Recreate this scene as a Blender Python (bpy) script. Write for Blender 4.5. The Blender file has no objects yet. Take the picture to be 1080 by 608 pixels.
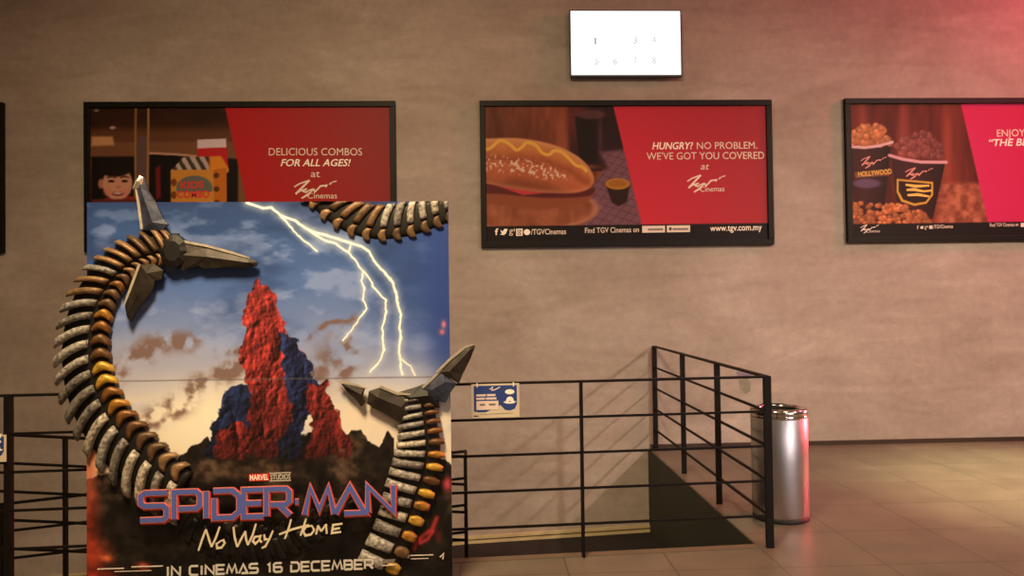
import bpy, bmesh, math, random
import numpy as np
from mathutils import Vector, Matrix, noise as mnoise

random.seed(7)
rng = np.random.default_rng(11)
C = bpy.context.scene.collection
SC = bpy.context.scene

# ------------------------------------------------------------------ camera
FPX, CXP, CYP, EYE = 780.0, 540.0, 304.0, 1.52
def cam_basis(yaw, pitch, roll):
    y, p, r = [math.radians(a) for a in (yaw, pitch, roll)]
    f = Vector((math.sin(y)*math.cos(p), math.cos(y)*math.cos(p), math.sin(p)))
    r0 = Vector((math.cos(y), -math.sin(y), 0)); u0 = r0.cross(f)
    R = math.cos(r)*r0 - math.sin(r)*u0
    U = math.sin(r)*r0 + math.cos(r)*u0
    return R, U, f
CR, CU, CF = cam_basis(2.2, 0.95, 0.78)
EYEP = Vector((0, 0, EYE))
cd = bpy.data.cameras.new('camera'); cam = bpy.data.objects.new('camera', cd); C.objects.link(cam)
cam.matrix_world = Matrix(((CR.x, CU.x, -CF.x, 0), (CR.y, CU.y, -CF.y, 0), (CR.z, CU.z, -CF.z, EYE), (0, 0, 0, 1)))
cd.sensor_width = 36.0; cd.lens = FPX/1080*36.0; cd.clip_start = .05
SC.camera = cam

def ray(px, py): return CF + CR*((px-CXP)/FPX) - CU*((py-CYP)/FPX)
def meet(px, py, O, N):
    d = ray(px, py); return EYEP + d*(((O-EYEP).dot(N))/d.dot(N))
def on_y(px, py, Y): return meet(px, py, Vector((0, Y, 0)), Vector((0, 1, 0)))
def on_z(px, py, Z=0.0): return meet(px, py, Vector((0, 0, Z)), Vector((0, 0, 1)))

class Plane:
    """a real plane in the room: origin, right, up, and a normal that faces the viewer"""
    def __init__(s, O, ex, ez):
        s.O = Vector(O); s.ex = Vector(ex).normalized(); s.ez = Vector(ez).normalized(); s.n = s.ex.cross(s.ez).normalized()
    def uv(s, px, py):
        p = meet(px, py, s.O, s.n) - s.O
        return p.dot(s.ex), p.dot(s.ez)
    def pt(s, a, b, c=0.0): return s.O + s.ex*a + s.ez*b + s.n*c

# ------------------------------------------------------------------ materials
def lin(c):
    c = np.asarray(c, float)/255.0
    return np.where(c <= .04045, c/12.92, ((c+.055)/1.055)**2.4)
def L4(c): return tuple(float(v) for v in lin(c))+(1.0,)

def mat(name, rgb, rough=.6, metal=0.0, noise=0.0, scale=8.0, spec=.5, bump=0.0, aniso=0.0, coat=0.0):
    m = bpy.data.materials.new(name); m.use_nodes = True
    nt = m.node_tree; b = nt.nodes['Principled BSDF']
    b.inputs['Roughness'].default_value = rough; b.inputs['Metallic'].default_value = metal
    b.inputs['Specular IOR Level'].default_value = spec
    b.inputs['Coat Weight'].default_value = coat
    if aniso: b.inputs['Anisotropic'].default_value = aniso
    if noise or bump:
        tc = nt.nodes.new('ShaderNodeTexCoord'); n = nt.nodes.new('ShaderNodeTexNoise')
        n.inputs['Scale'].default_value = scale; n.inputs['Detail'].default_value = 6
        nt.links.new(tc.outputs['Object'], n.inputs['Vector'])
        cr = nt.nodes.new('ShaderNodeValToRGB')
        a = lin(rgb)
        cr.color_ramp.elements[0].position = .3; cr.color_ramp.elements[1].position = .7
        cr.color_ramp.elements[0].color = tuple(float(v) for v in a*(1-noise))+(1,)
        cr.color_ramp.elements[1].color = tuple(float(v) for v in np.clip(a*(1+noise), 0, 1))+(1,)
        nt.links.new(n.outputs['Fac'], cr.inputs['Fac']); nt.links.new(cr.outputs['Color'], b.inputs['Base Color'])
        if bump:
            bp = nt.nodes.new('ShaderNodeBump'); bp.inputs['Strength'].default_value = bump; bp.inputs['Distance'].default_value = .01
            nt.links.new(n.outputs['Fac'], bp.inputs['Height']); nt.links.new(bp.outputs['Normal'], b.inputs['Normal'])
    else:
        b.inputs['Base Color'].default_value = L4(rgb)
    return m

def wall_mat():
    m = bpy.data.materials.new('skimmed_concrete'); m.use_nodes = True
    nt = m.node_tree; N = nt.nodes.new; K = nt.links.new; b = nt.nodes['Principled BSDF']
    tc = N('ShaderNodeTexCoord')
    def nz(scale, vec, det=6, rough=.55, dist=0.0):
        mp = N('ShaderNodeMapping'); mp.inputs['Scale'].default_value = vec
        n = N('ShaderNodeTexNoise'); n.inputs['Scale'].default_value = scale; n.inputs['Detail'].default_value = det
        n.inputs['Roughness'].default_value = rough; n.inputs['Distortion'].default_value = dist
        K(tc.outputs['Object'], mp.inputs['Vector']); K(mp.outputs['Vector'], n.inputs['Vector']); return n
    n1 = nz(.75, (1, 1, 1.5), 8, .62, .6); n2 = nz(1.5, (.6, 1, 2.8), 6, .6, 1.6); n3 = nz(14, (1, 1, 1), 6, .7)
    r1 = N('ShaderNodeValToRGB'); e = r1.color_ramp.elements
    e[0].position = .30; e[0].color = (.310, .250, .222, 1); e[1].position = .70; e[1].color = (.445, .382, .358, 1)
    K(n1.outputs['Fac'], r1.inputs['Fac'])
    r2 = N('ShaderNodeValToRGB'); e = r2.color_ramp.elements
    e[0].position = .3; e[0].color = (.87, .86, .85, 1); e[1].position = .72; e[1].color = (1.08, 1.08, 1.08, 1)
    K(n2.outputs['Fac'], r2.inputs['Fac'])
    r3 = N('ShaderNodeValToRGB'); e = r3.color_ramp.elements
    e[0].position = .3; e[0].color = (.9, .9, .9, 1); e[1].position = .7; e[1].color = (1.07, 1.07, 1.07, 1)
    K(n3.outputs['Fac'], r3.inputs['Fac'])
    x1 = N('ShaderNodeMix'); x1.data_type = 'RGBA'; x1.blend_type = 'MULTIPLY'; x1.inputs[0].default_value = 1
    x2 = N('ShaderNodeMix'); x2.data_type = 'RGBA'; x2.blend_type = 'MULTIPLY'; x2.inputs[0].default_value = 1
    K(r1.outputs['Color'], x1.inputs[6]); K(r2.outputs['Color'], x1.inputs[7])
    K(x1.outputs[2], x2.inputs[6]); K(r3.outputs['Color'], x2.inputs[7]); K(x2.outputs[2], b.inputs['Base Color'])
    b.inputs['Roughness'].default_value = .62; b.inputs['Specular IOR Level'].default_value = .3
    bp = N('ShaderNodeBump'); bp.inputs['Strength'].default_value = .08; bp.inputs['Distance'].default_value = .02
    K(n2.outputs['Fac'], bp.inputs['Height']); K(bp.outputs['Normal'], b.inputs['Normal'])
    return m

def floor_mat():
    m = bpy.data.materials.new('porcelain_tiles'); m.use_nodes = True
    nt = m.node_tree; N = nt.nodes.new; K = nt.links.new; b = nt.nodes['Principled BSDF']
    tc = N('ShaderNodeTexCoord'); mp = N('ShaderNodeMapping'); mp.inputs['Location'].default_value = (-.45, -.51, 0)
    br = N('ShaderNodeTexBrick'); br.offset = 0; br.squash = 1
    br.inputs['Scale'].default_value = 1; br.inputs['Brick Width'].default_value = .6; br.inputs['Row Height'].default_value = .6
    br.inputs['Mortar Size'].default_value = .004; br.inputs['Mortar Smooth'].default_value = .2
    br.inputs['Color1'].default_value = (.128, .106, .080, 1); br.inputs['Color2'].default_value = (.152, .127, .097, 1)
    br.inputs['Mortar'].default_value = (.055, .042, .033, 1)
    K(tc.outputs['Object'], mp.inputs['Vector']); K(mp.outputs['Vector'], br.inputs['Vector'])
    n = N('ShaderNodeTexNoise'); n.inputs['Scale'].default_value = 3; n.inputs['Detail'].default_value = 8
    K(tc.outputs['Object'], n.inputs['Vector'])
    r = N('ShaderNodeValToRGB'); e = r.color_ramp.elements
    e[0].position = .3; e[0].color = (.82, .82, .82, 1); e[1].position = .7; e[1].color = (1.12, 1.12, 1.12, 1)
    K(n.outputs['Fac'], r.inputs['Fac'])
    x = N('ShaderNodeMix'); x.data_type = 'RGBA'; x.blend_type = 'MULTIPLY'; x.inputs[0].default_value = 1
    K(br.outputs['Color'], x.inputs[6]); K(r.outputs['Color'], x.inputs[7]); K(x.outputs[2], b.inputs['Base Color'])
    b.inputs['Roughness'].default_value = .42; b.inputs['Specular IOR Level'].default_value = .4
    return m

def print_mat(name, rough=.35, gain=(1, 1, 1), spec=.4):
    m = bpy.data.materials.new(name); m.use_nodes = True
    nt = m.node_tree; b = nt.nodes['Principled BSDF']
    a = nt.nodes.new('ShaderNodeAttribute'); a.attribute_name = 'ink'
    x = nt.nodes.new('ShaderNodeMix'); x.data_type = 'RGBA'; x.blend_type = 'MULTIPLY'; x.inputs[0].default_value = 1
    x.inputs[7].default_value = tuple(gain)+(1,)
    nt.links.new(a.outputs['Color'], x.inputs[6]); nt.links.new(x.outputs[2], b.inputs['Base Color'])
    b.inputs['Roughness'].default_value = rough; b.inputs['Specular IOR Level'].default_value = spec
    return m

def emit_mat(name, rgb, strength):
    m = bpy.data.materials.new(name); m.use_nodes = True
    b = m.node_tree.nodes['Principled BSDF']
    b.inputs['Base Color'].default_value = (.02, .02, .02, 1)
    b.inputs['Emission Color'].default_value = tuple(rgb)+(1,); b.inputs['Emission Strength'].default_value = strength
    return m

M = dict(
    wall=wall_mat(), floor=floor_mat(),
    base=mat('dark_skirting', (52, 36, 28), .6), pale=mat('pale_skirting', (190, 172, 135), .6, noise=.12),
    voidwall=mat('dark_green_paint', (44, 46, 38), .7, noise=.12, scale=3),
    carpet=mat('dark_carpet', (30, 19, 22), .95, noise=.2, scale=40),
    nosing=mat('stone_nosing', (96, 84, 68), .5, noise=.1),
    steel_black=mat('black_painted_steel', (15, 9, 8), .6, noise=.15, scale=20, spec=.2),
    frame=mat('black_frame', (11, 8, 8), .5, spec=.2),
    bezel=mat('black_plastic', (22, 21, 26), .4),
    steel=mat('brushed_steel', (190, 188, 190), .34, 1.0, noise=.04, scale=25, aniso=.6),
    chrome=mat('polished_steel', (205, 200, 198), .14, 1.0),
    hole=mat('black_liner', (14, 12, 11), .6),
    card=mat('white_card', (205, 192, 172), .6),
    white=mat('white_ink', (250, 240, 232), .5),
    softwhite=mat('soft_white_ink', (222, 205, 196), .5),
    grey=mat('grey_ink', (120, 112, 108), .5),
    blackink=mat('black_ink', (18, 14, 14), .5),
    redink=mat('red_ink', (205, 40, 38), .5),
    blueink=mat('blue_ink', (40, 62, 130), .45),
    screen=emit_mat('bright_screen', (1.0, .975, 1.0), 1.7),
    digit=emit_mat('faint_screen_digits', (.80, .80, .86), .42),
    outer=[mat('weathered_plate_%d' % i, c, .52, .15, noise=.75, scale=55, bump=.6) for i, c in
           enumerate([(150, 144, 138), (128, 124, 122), (168, 158, 146), (112, 106, 102)])],
    brass=[mat('brass_plate_%d' % i, c, .45, .3, noise=.5, scale=30, bump=.4) for i, c in
           enumerate([(158, 108, 40), (118, 76, 34), (98, 66, 40), (186, 146, 54)])],
    bronze=[mat('bronze_plate_%d' % i, c, .5, .3, noise=.4, scale=30, bump=.4) for i, c in
            enumerate([(112, 84, 58), (92, 68, 48), (132, 102, 72)])],
    core=mat('dark_hose', (15, 11, 9), .55, .2, noise=.3, scale=20),
    gun=mat('gunmetal', (46, 38, 33), .5, .3, noise=.45, scale=18, bump=.25),
    gunblue=mat('blued_gunmetal', (54, 58, 78), .46, .3, noise=.5, scale=18, bump=.25),
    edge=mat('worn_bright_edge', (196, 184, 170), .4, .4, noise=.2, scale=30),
    titleblue=mat('title_blue', (84, 98, 178), .4), titleshade=mat('title_purple', (72, 60, 128), .45),
    titlered=mat('title_red', (206, 62, 56), .45), titleedge=mat('title_edge', (224, 120, 104), .45),
    silver=mat('silver_ink', (206, 200, 196), .45), cream=mat('cream_ink', (222, 208, 184), .5),
    patch=mat('tinted_patch', (140, 118, 112), .6, noise=.2, scale=20),
)
GAIN = (1.0, 1.0, 1.0)
M['print'] = print_mat('poster_print', .5, (.84, .82, 1.08), .15)
M['standprint'] = print_mat('standee_print', .42, (1.0, 1.12, 1.55))

# ------------------------------------------------------------------ builders
def link(name, me, m, parent=None, loc=None):
    o = bpy.data.objects.new(name, me); C.objects.link(o)
    if m is not None and not me.materials: me.materials.append(m)
    if parent is not None: o.parent = parent
    if loc is not None: o.location = loc
    return o
def bm_link(name, bm, m, parent=None, smooth=False, origin=Vector((0, 0, 0)), bevel=0.0):
    bmesh.ops.recalc_face_normals(bm, faces=bm.faces)
    if bevel:
        bmesh.ops.bevel(bm, geom=[e for e in bm.edges if len(e.link_faces) == 2 and e.calc_face_angle(0) > .6], offset=bevel, segments=2, affect='EDGES', profile=.6)
    if origin.length: bmesh.ops.translate(bm, verts=bm.verts, vec=-origin)
    if smooth:
        for f in bm.faces: f.smooth = True
    me = bpy.data.meshes.new(name); bm.to_mesh(me); bm.free()
    return link(name, me, m, parent)
def thing(name, label, cat, loc, group=None):
    o = bpy.data.objects.new(name, None); C.objects.link(o); o.empty_display_size = .1
    o.location = loc; o['label'] = label; o['category'] = cat
    if group: o['group'] = group
    return o
def structure(o, label=None):
    o['kind'] = 'structure'
    return o
def box(bm, p0, p1):
    x0, y0, z0 = p0; x1, y1, z1 = p1
    v = [bm.verts.new(p) for p in ((x0,y0,z0),(x1,y0,z0),(x1,y1,z0),(x0,y1,z0),(x0,y0,z1),(x1,y0,z1),(x1,y1,z1),(x0,y1,z1))]
    for f in ((0,3,2,1),(4,5,6,7),(0,1,5,4),(1,2,6,5),(2,3,7,6),(3,0,4,7)): bm.faces.new([v[i] for i in f])
def obox(bm, c, ax, ay, az):
    """box from a centre and three half-axis vectors"""
    c, ax, ay, az = map(Vector, (c, ax, ay, az))
    v = [bm.verts.new(c+ax*i+ay*j+az*k) for k in (-1, 1) for (i, j) in ((-1,-1),(1,-1),(1,1),(-1,1))]
    for f in ((0,3,2,1),(4,5,6,7),(0,1,5,4),(1,2,6,5),(2,3,7,6),(3,0,4,7)): bm.faces.new([v[i] for i in f])
def bar(bm, a, b, w, h):
    """flat bar between two points: w sideways, h in height (full sizes)"""
    a, b = Vector(a), Vector(b); d = (b-a); t = d.normalized()
    up = Vector((0, 0, 1)) if abs(t.z) < .9 else Vector((0, 1, 0))
    s = t.cross(up).normalized(); u = s.cross(t)
    obox(bm, (a+b)/2, d/2, s*w/2, u*h/2)
def prism(bm, pts, z0, z1):
    lo = [bm.verts.new((p[0], p[1], z0)) for p in pts]; hi = [bm.verts.new((p[0], p[1], z1)) for p in pts]
    bm.faces.new(lo[::-1]); bm.faces.new(hi)
    for i in range(len(pts)):
        j = (i+1) % len(pts); bm.faces.new((lo[i], lo[j], hi[j], hi[i]))
def lathe(bm, prof, n=64, c=(0, 0, 0)):
    rings = []
    for r, z in prof:
        rings.append([bm.verts.new((c[0]+r*math.cos(2*math.pi*i/n), c[1]+r*math.sin(2*math.pi*i/n), c[2]+z)) for i in range(n)])
    for a, b in zip(rings, rings[1:]):
        for i in range(n): bm.faces.new((a[i], a[(i+1) % n], b[(i+1) % n], b[i]))
    return rings
def plane_prism(bm, P, pts, c0, c1):
    """polygon in plane coordinates, extruded along the plane normal"""
    lo = [bm.verts.new(P.pt(a, b, c0)) for a, b in pts]; hi = [bm.verts.new(P.pt(a, b, c1)) for a, b in pts]
    bm.faces.new(lo[::-1]); bm.faces.new(hi)
    for i in range(len(pts)):
        j = (i+1) % len(pts); bm.faces.new((lo[i], lo[j], hi[j], hi[i]))
def ribbon(bm, P, pts, w, c0, c1, closed=False):
    """a stroke of constant (or per-point) width in plane coordinates with mitred joints and a little thickness"""
    n = len(pts)
    ws = w if isinstance(w, (list, tuple)) else [w]*n
    p = [Vector((a, b)) for a, b in pts]
    Lf, Rt = [], []
    for i in range(n):
        if closed: d0 = (p[i]-p[i-1]).normalized(); d1 = (p[(i+1) % n]-p[i]).normalized()
        else:
            d1 = (p[min(i+1, n-1)]-p[min(i, n-2)]).normalized(); d0 = (p[max(i, 1)]-p[max(i-1, 0)]).normalized()
        t = d0+d1
        t = t.normalized() if t.length > 1e-4 else d1
        nn = Vector((-t.y, t.x)); k = max(.55, nn.dot(Vector((-d1.y, d1.x)))); off = nn*(ws[i]/2/k)
        Lf.append(p[i]+off); Rt.append(p[i]-off)
    V = lambda q, c: bm.verts.new(P.pt(q.x, q.y, c))
    lt = [V(q, c1) for q in Lf]; rt = [V(q, c1) for q in Rt]; lb = [V(q, c0) for q in Lf]; rb = [V(q, c0) for q in Rt]
    for i in range(n if closed else n-1):
        j = (i+1) % n
        bm.faces.new((rt[i], rt[j], lt[j], lt[i])); bm.faces.new((lt[i], lt[j], lb[j], lb[i])); bm.faces.new((rb[i], rb[j], rt[j], rt[i]))
    if not closed:
        bm.faces.new((rt[0], lt[0], lb[0], rb[0])); bm.faces.new((lt[-1], rt[-1], rb[-1], lb[-1]))

# text with the built-in font -------------------------------------------------
_tc = {}
def text_mesh2d(body, offset=0.0, shear=0.0, spacing=1.0):
    k = (body, offset, shear, spacing)
    if k in _tc: return _tc[k]
    cu = bpy.data.curves.new('t', 'FONT'); cu.body = body; cu.offset = offset; cu.shear = shear; cu.space_character = spacing
    cu.resolution_u = 3; cu.fill_mode = 'FRONT'
    o = bpy.data.objects.new('t', cu); C.objects.link(o)
    dg = bpy.context.evaluated_depsgraph_get(); me = bpy.data.meshes.new_from_object(o.evaluated_get(dg))
    V = np.array([v.co[:2] for v in me.vertices]); Fc = [tuple(p.vertices) for p in me.polygons]
    bpy.data.objects.remove(o); bpy.data.curves.remove(cu); bpy.data.meshes.remove(me)
    _tc[k] = (V, Fc); return V, Fc
CAP = float(np.ptp(text_mesh2d('H')[0][:, 1]))
def lettering(P, parent, body, l, r, cap, m, name='lettering', offset=0.0, shear=0.0, spacing=1.0, c=.0015):
    """text whose baseline runs from photo point l to r with capitals `cap` pixels tall"""
    V, Fc = text_mesh2d(body, offset, shear, spacing)
    a0 = Vector(P.uv(*l)); a1 = Vector(P.uv(*r)); h = (Vector(P.uv(l[0], l[1]-cap))-a0).length
    ex = (a1-a0); w = ex.length; ex /= w; ey = Vector((-ex.y, ex.x))
    x0 = V[:, 0].min(); sx = w/np.ptp(V[:, 0]); sy = h/CAP
    org = parent.location
    # one mesh per word: faces gathered into words where the gap along the line is wide
    iv = sorted((min(V[i, 0] for i in f), max(V[i, 0] for i in f)) for f in Fc); cuts = []; hi = iv[0][1]
    for lo_, h_ in iv:
        if lo_-hi > .17*spacing: cuts.append((lo_+hi)/2)
        hi = max(hi, h_)
    out = None
    for k in range(len(cuts)+1):
        lo_ = cuts[k-1] if k else -1e9; hi_ = cuts[k] if k < len(cuts) else 1e9
        fs = [f for f in Fc if lo_ < V[f[0], 0] <= hi_]; used = sorted({i for f in fs for i in f}); mp = {i: q for q, i in enumerate(used)}
        vs = [P.pt(*(a0+ex*float((V[i, 0]-x0)*sx)+ey*float(V[i, 1]*sy)), c)-org for i in used]
        me = bpy.data.meshes.new(name); me.from_pydata(vs, [], [tuple(mp[i] for i in f) for f in fs]); me.update()
        out = link(name, me, m, parent)
    return out

# strokes lettering -----------------------------------------------------------
TECH = {  # wide square capitals, strokes in a unit box
 'S': [[(1,1),(.18,1),(.02,.88),(.02,.62),(.16,.52),(.84,.52),(.98,.4),(.98,.12),(.84,0),(0,0)]],
 'P': [[(.04,0),(.04,1),(.84,1),(.98,.88),(.98,.5),(.84,.38),(.2,.38)]],
 'I': [[(.5,0),(.5,1)]],
 'D': [[(.04,.72),(.04,0),(.72,0),(.98,.22),(.98,.78),(.72,1),(.0,1)]],
 'E': [[(1,1),(.04,1),(.04,0),(1,0)],[(.04,.5),(.9,.5)]],
 'R': [[(.04,0),(.04,1),(.84,1),(.98,.88),(.98,.54),(.84,.42),(.2,.42)],[(.55,.42),(1,0)]],
 'M': [[(0,0),(.2,1),(.5,.18),(.8,1),(1,0)]],
 'A': [[(0,0),(.5,1),(1,0),(.3,.0)]],
 'N': [[(.04,0),(.04,1),(.96,0),(.96,1)]],
 'C': [[(1,1),(.2,1),(.03,.85),(.03,.15),(.2,0),(1,0)]],
 'B': [[(.04,0),(.04,1),(.8,1),(.94,.88),(.94,.62),(.8,.52),(.96,.4),(.96,.12),(.82,0),(.04,0)],[(.04,.52),(.8,.52)]],
 '1': [[(.2,.8),(.6,1),(.6,0)]],
 '6': [[(.95,1),(.2,1),(.03,.85),(.03,.15),(.2,0),(.82,0),(.97,.13),(.97,.42),(.82,.54),(.05,.54)]],
 '-': [[(.1,.5),(.9,.5)]],
}
def stroke_word(P, parent, glyphs, tbl, l, r, cap, m, wpx, name, c0, c1, grow=0.0, shift=(0, 0)):
    """glyphs: list of (char, x0, x1) with x as fractions of the baseline l..r"""
    a0 = Vector(P.uv(*l)); a1 = Vector(P.uv(*r)); h = (Vector(P.uv(l[0], l[1]-cap))-a0).length
    ex = a1-a0; w = ex.length; ex /= w; ey = Vector((-ex.y, ex.x)); mpp = h/cap
    bm = bmesh.new(); k = 0
    for ch, x0, x1 in glyphs:
        for st in tbl[ch]:
            pts = []
            for u, v in st:
                q = a0+ex*(w*(x0+(x1-x0)*u)+shift[0]*mpp)+ey*(v*h+shift[1]*mpp); pts.append((q.x, q.y))
            ribbon(bm, P, pts, (wpx+grow)*mpp, c0, c1+k*2e-5); k += 1
    return bm_link(name, bm, m, parent, origin=parent.location)

TGV = [  # the flowing signature-like mark of the cinema: strokes in a unit box
 ([(0,.62),(.12,.80),(.36,1.0)], .05), ([(.36,1.0),(.2,.62),(.03,.22)], .075), ([(.03,.22),(.16,.42),(.3,.52)], .04),
 ([(.3,.52),(.2,.38),(.27,.32),(.42,.5),(.34,.2),(.17,-.02)], .06), ([(.17,-.02),(.36,.3),(.46,.48)], .04),
 ([(.46,.52),(.48,.32),(.62,.66),(.76,.7)], .06), ([(.74,.6),(.78,.74)], .05), ([(.83,.74),(.88,.86)], .05), ([(.9,.88),(1.0,.94)], .04)]
def tgv_mark(P, parent, x0, y0, x1, y1, m, c=.0012):
    a0, b0 = P.uv(x0, y1); a1, b1 = P.uv(x1, y0); bm = bmesh.new()
    for i, (st, w) in enumerate(TGV):
        ribbon(bm, P, [(a0+(a1-a0)*u, b0+(b1-b0)*v) for u, v in st], w*.66*(a1-a0), 0.0005, c+i*2e-5)
    return bm_link('logo', bm, m, parent, origin=parent.location)

# ------------------------------------------------------------------ print painting
def fbm(X, Y, s, oct=5, seed=0, sx=1.0, sy=1.0):
    out = np.zeros_like(X); amp = 1.0; tot = 0
    for o in range(oct):
        g = np.random.default_rng(seed*31+o).random((64, 64))
        x = (X*sx/s*2**o) % 64; y = (Y*sy/s*2**o) % 64
        i = np.floor(x).astype(int); j = np.floor(y).astype(int); fx = x-i; fy = y-j
        fx = fx*fx*(3-2*fx); fy = fy*fy*(3-2*fy); i %= 64; j %= 64; i1 = (i+1) % 64; j1 = (j+1) % 64
        out += amp*((g[i, j]*(1-fx)+g[i1, j]*fx)*(1-fy)+(g[i, j1]*(1-fx)+g[i1, j1]*fx)*fy); tot += amp; amp *= .5
    return out/tot
def sst(a, b, x):
    t = np.clip((x-a)/(b-a), 0, 1); return t*t*(3-2*t)
def seg_d(X, Y, pts):
    d = np.full_like(X, 1e9)
    for (x0, y0), (x1, y1) in zip(pts, pts[1:]):
        dx, dy = x1-x0, y1-y0; t = np.clip(((X-x0)*dx+(Y-y0)*dy)/(dx*dx+dy*dy+1e-9), 0, 1)
        d = np.minimum(d, np.hypot(X-x0-t*dx, Y-y0-t*dy))
    return d
def inside(X, Y, pts):
    c = np.zeros(X.shape, bool); n = len(pts)
    for i in range(n):
        x0, y0 = pts[i]; x1, y1 = pts[(i+1) % n]
        if y0 == y1: continue
        c ^= ((y0 > Y) != (y1 > Y)) & (X < (x1-x0)*(Y-y0)/(y1-y0)+x0)
    return c
def pmask(X, Y, pts, soft=.7):
    d = seg_d(X, Y, list(pts)+[pts[0]]); s = np.where(inside(X, Y, pts), d, -d)
    return sst(-soft, soft, s)
def ell(X, Y, cx, cy, rx, ry, soft=.12):
    return 1-sst(1-soft, 1+soft, np.hypot((X-cx)/rx, (Y-cy)/ry))
def smooth(pts, closed=True, n=6):
    p = np.array(pts, float); m = len(p); out = []
    for i in range(m if closed else m-1):
        a, b, c, d = (p[(i-1) % m], p[i], p[(i+1) % m], p[(i+2) % m]) if closed else (p[max(i-1, 0)], p[i], p[i+1], p[min(i+2, m-1)])
        for t in np.linspace(0, 1, n, endpoint=False): out.append(tuple(.5*(2*b+(c-a)*t+(2*a-5*b+4*c-d)*t*t+(3*b-a-3*c+d)*t**3)))
    if not closed: out.append(tuple(p[-1]))
    return out
def lay(img, m, col):
    col = np.asarray(col, float)
    return img*(1-m[..., None])+col*m[..., None] if col.ndim == 1 else img*(1-m[..., None])+col*m[..., None]
def gauss(X, Y, cx, cy, sx, sy): return np.exp(-((X-cx)/sx)**2-((Y-cy)/sy)**2)
def ramp(t, stops):
    xs = [s[0] for s in stops]
    return np.stack([np.interp(t, xs, [s[1][k] for s in stops]) for k in range(3)], -1)

def art_mesh(name, P, parent, rect, quad, nx, nz, paint, m, c):
    """a printed sheet: a fine grid whose ink is a colour attribute. rect = (a0,b0,a1,b1) on the plane; quad = picture coordinates of TL,TR,BR,BL"""
    a0, b0, a1, b1 = rect
    u, v = np.meshgrid(np.linspace(0, 1, nx), np.linspace(0, 1, nz))   # v from the bottom
    tl, tr, br_, bl = [np.array(q, float) for q in quad]
    pix = ((1-u)[..., None]*(1-v)[..., None]*bl+u[..., None]*(1-v)[..., None]*br_+(1-u)[..., None]*v[..., None]*tl+u[..., None]*v[..., None]*tr)
    rgb = np.clip(paint(pix[..., 0], pix[..., 1]), 0, 255)
    col = np.ones((nz*nx, 4), np.float32); col[:, :3] = lin(rgb.reshape(-1, 3))
    O = np.array(P.pt(0, 0, c)-parent.location); ex = np.array(P.ex); ez = np.array(P.ez)
    co = (O+(a0+(a1-a0)*u)[..., None]*ex+(b0+(b1-b0)*v)[..., None]*ez).reshape(-1, 3).astype(np.float32)
    idx = np.arange(nx*nz).reshape(nz, nx)
    f = np.stack([idx[:-1, :-1], idx[:-1, 1:], idx[1:, 1:], idx[1:, :-1]], -1).reshape(-1, 4)
    me = bpy.data.meshes.new(name); nf = len(f)
    me.vertices.add(len(co)); me.vertices.foreach_set('co', co.ravel())
    me.loops.add(nf*4); me.loops.foreach_set('vertex_index', f.ravel().astype(np.int32))
    me.polygons.add(nf); me.polygons.foreach_set('loop_start', np.arange(0, nf*4, 4, dtype=np.int32))
    me.update(calc_edges=True); me.validate()
    at = me.color_attributes.new('ink', 'FLOAT_COLOR', 'POINT'); at.data.foreach_set('color', col.ravel())
    return link(name, me, m, parent)

# ------------------------------------------------------------------ the room
WY = 7.45                     # the long wall
VX = 1.645                    # right-hand end of the ramp well
def rail_y(x): return 4.44+.062*(x-1.70)
def edge_y(x): return rail_y(x)+.055
ZB = -2.2

bm = bmesh.new(); box(bm, (-9, WY, ZB), (13, WY+.3, 7.0)); structure(bm_link('wall_back', bm, M['wall']))
bm = bmesh.new()
prism(bm, [(-9, -5), (13, -5), (13, WY), (VX, WY), (VX, edge_y(VX)), (-9, edge_y(-9))], -.30, 0)
structure(bm_link('floor', bm, M['floor']))
bm = bmesh.new()
prism(bm, [(-9, edge_y(-9)-.055), (VX, edge_y(VX)-.055), (VX, edge_y(VX)+.012), (-9, edge_y(-9)+.012)], -.06, .004)
structure(bm_link('trim_1', bm, M['nosing']))
bm = bmesh.new()
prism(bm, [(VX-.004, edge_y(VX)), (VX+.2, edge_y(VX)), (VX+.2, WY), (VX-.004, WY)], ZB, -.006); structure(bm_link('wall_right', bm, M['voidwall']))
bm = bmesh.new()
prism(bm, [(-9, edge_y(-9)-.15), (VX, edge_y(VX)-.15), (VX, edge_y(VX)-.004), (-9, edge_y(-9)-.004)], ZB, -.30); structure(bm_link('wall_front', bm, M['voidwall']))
bm = bmesh.new(); box(bm, (VX+.02, WY-.022, 0), (13, WY, .042)); structure(bm_link('baseboard_back', bm, M['base']))

# the two ramps and their landing, down in the well
RA, RB = 5.72, 5.92           # the two inner railings
RTOP = 1.07                   # height of their top rail over the ramp
def line_z(p, q, Y):
    a, b = on_y(*p, Y), on_y(*q, Y); return lambda x: a.z+(b.z-a.z)*(x-a.x)/(b.x-a.x)-RTOP
za = line_z((12, 459), (489, 482), RA)      # upper ramp, falling to the right
zb = line_z((4, 532), (489, 476.5), RB)     # lower ramp, falling to the left
XL = -.16; ZL, ZR = -.905, -.835     # landing, almost level
bm = bmesh.new()
def slab(bm, x0, x1, y0, y1, z0, z1, t=.18):
    v = [bm.verts.new(p) for p in ((x0,y0,z0-t),(x1,y0,z1-t),(x1,y1,z1-t),(x0,y1,z0-t),(x0,y0,z0),(x1,y0,z1),(x1,y1,z1),(x0,y1,z0))]
    for f in ((0,3,2,1),(4,5,6,7),(0,1,5,4),(1,2,6,5),(2,3,7,6),(3,0,4,7)): bm.faces.new([v[i] for i in f])
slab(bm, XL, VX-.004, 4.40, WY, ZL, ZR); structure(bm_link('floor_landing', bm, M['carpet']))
bm = bmesh.new(); slab(bm, -7, XL, 4.0, RA+.06, za(-7), ZL); structure(bm_link('floor_ramp', bm, M['carpet']))
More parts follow.
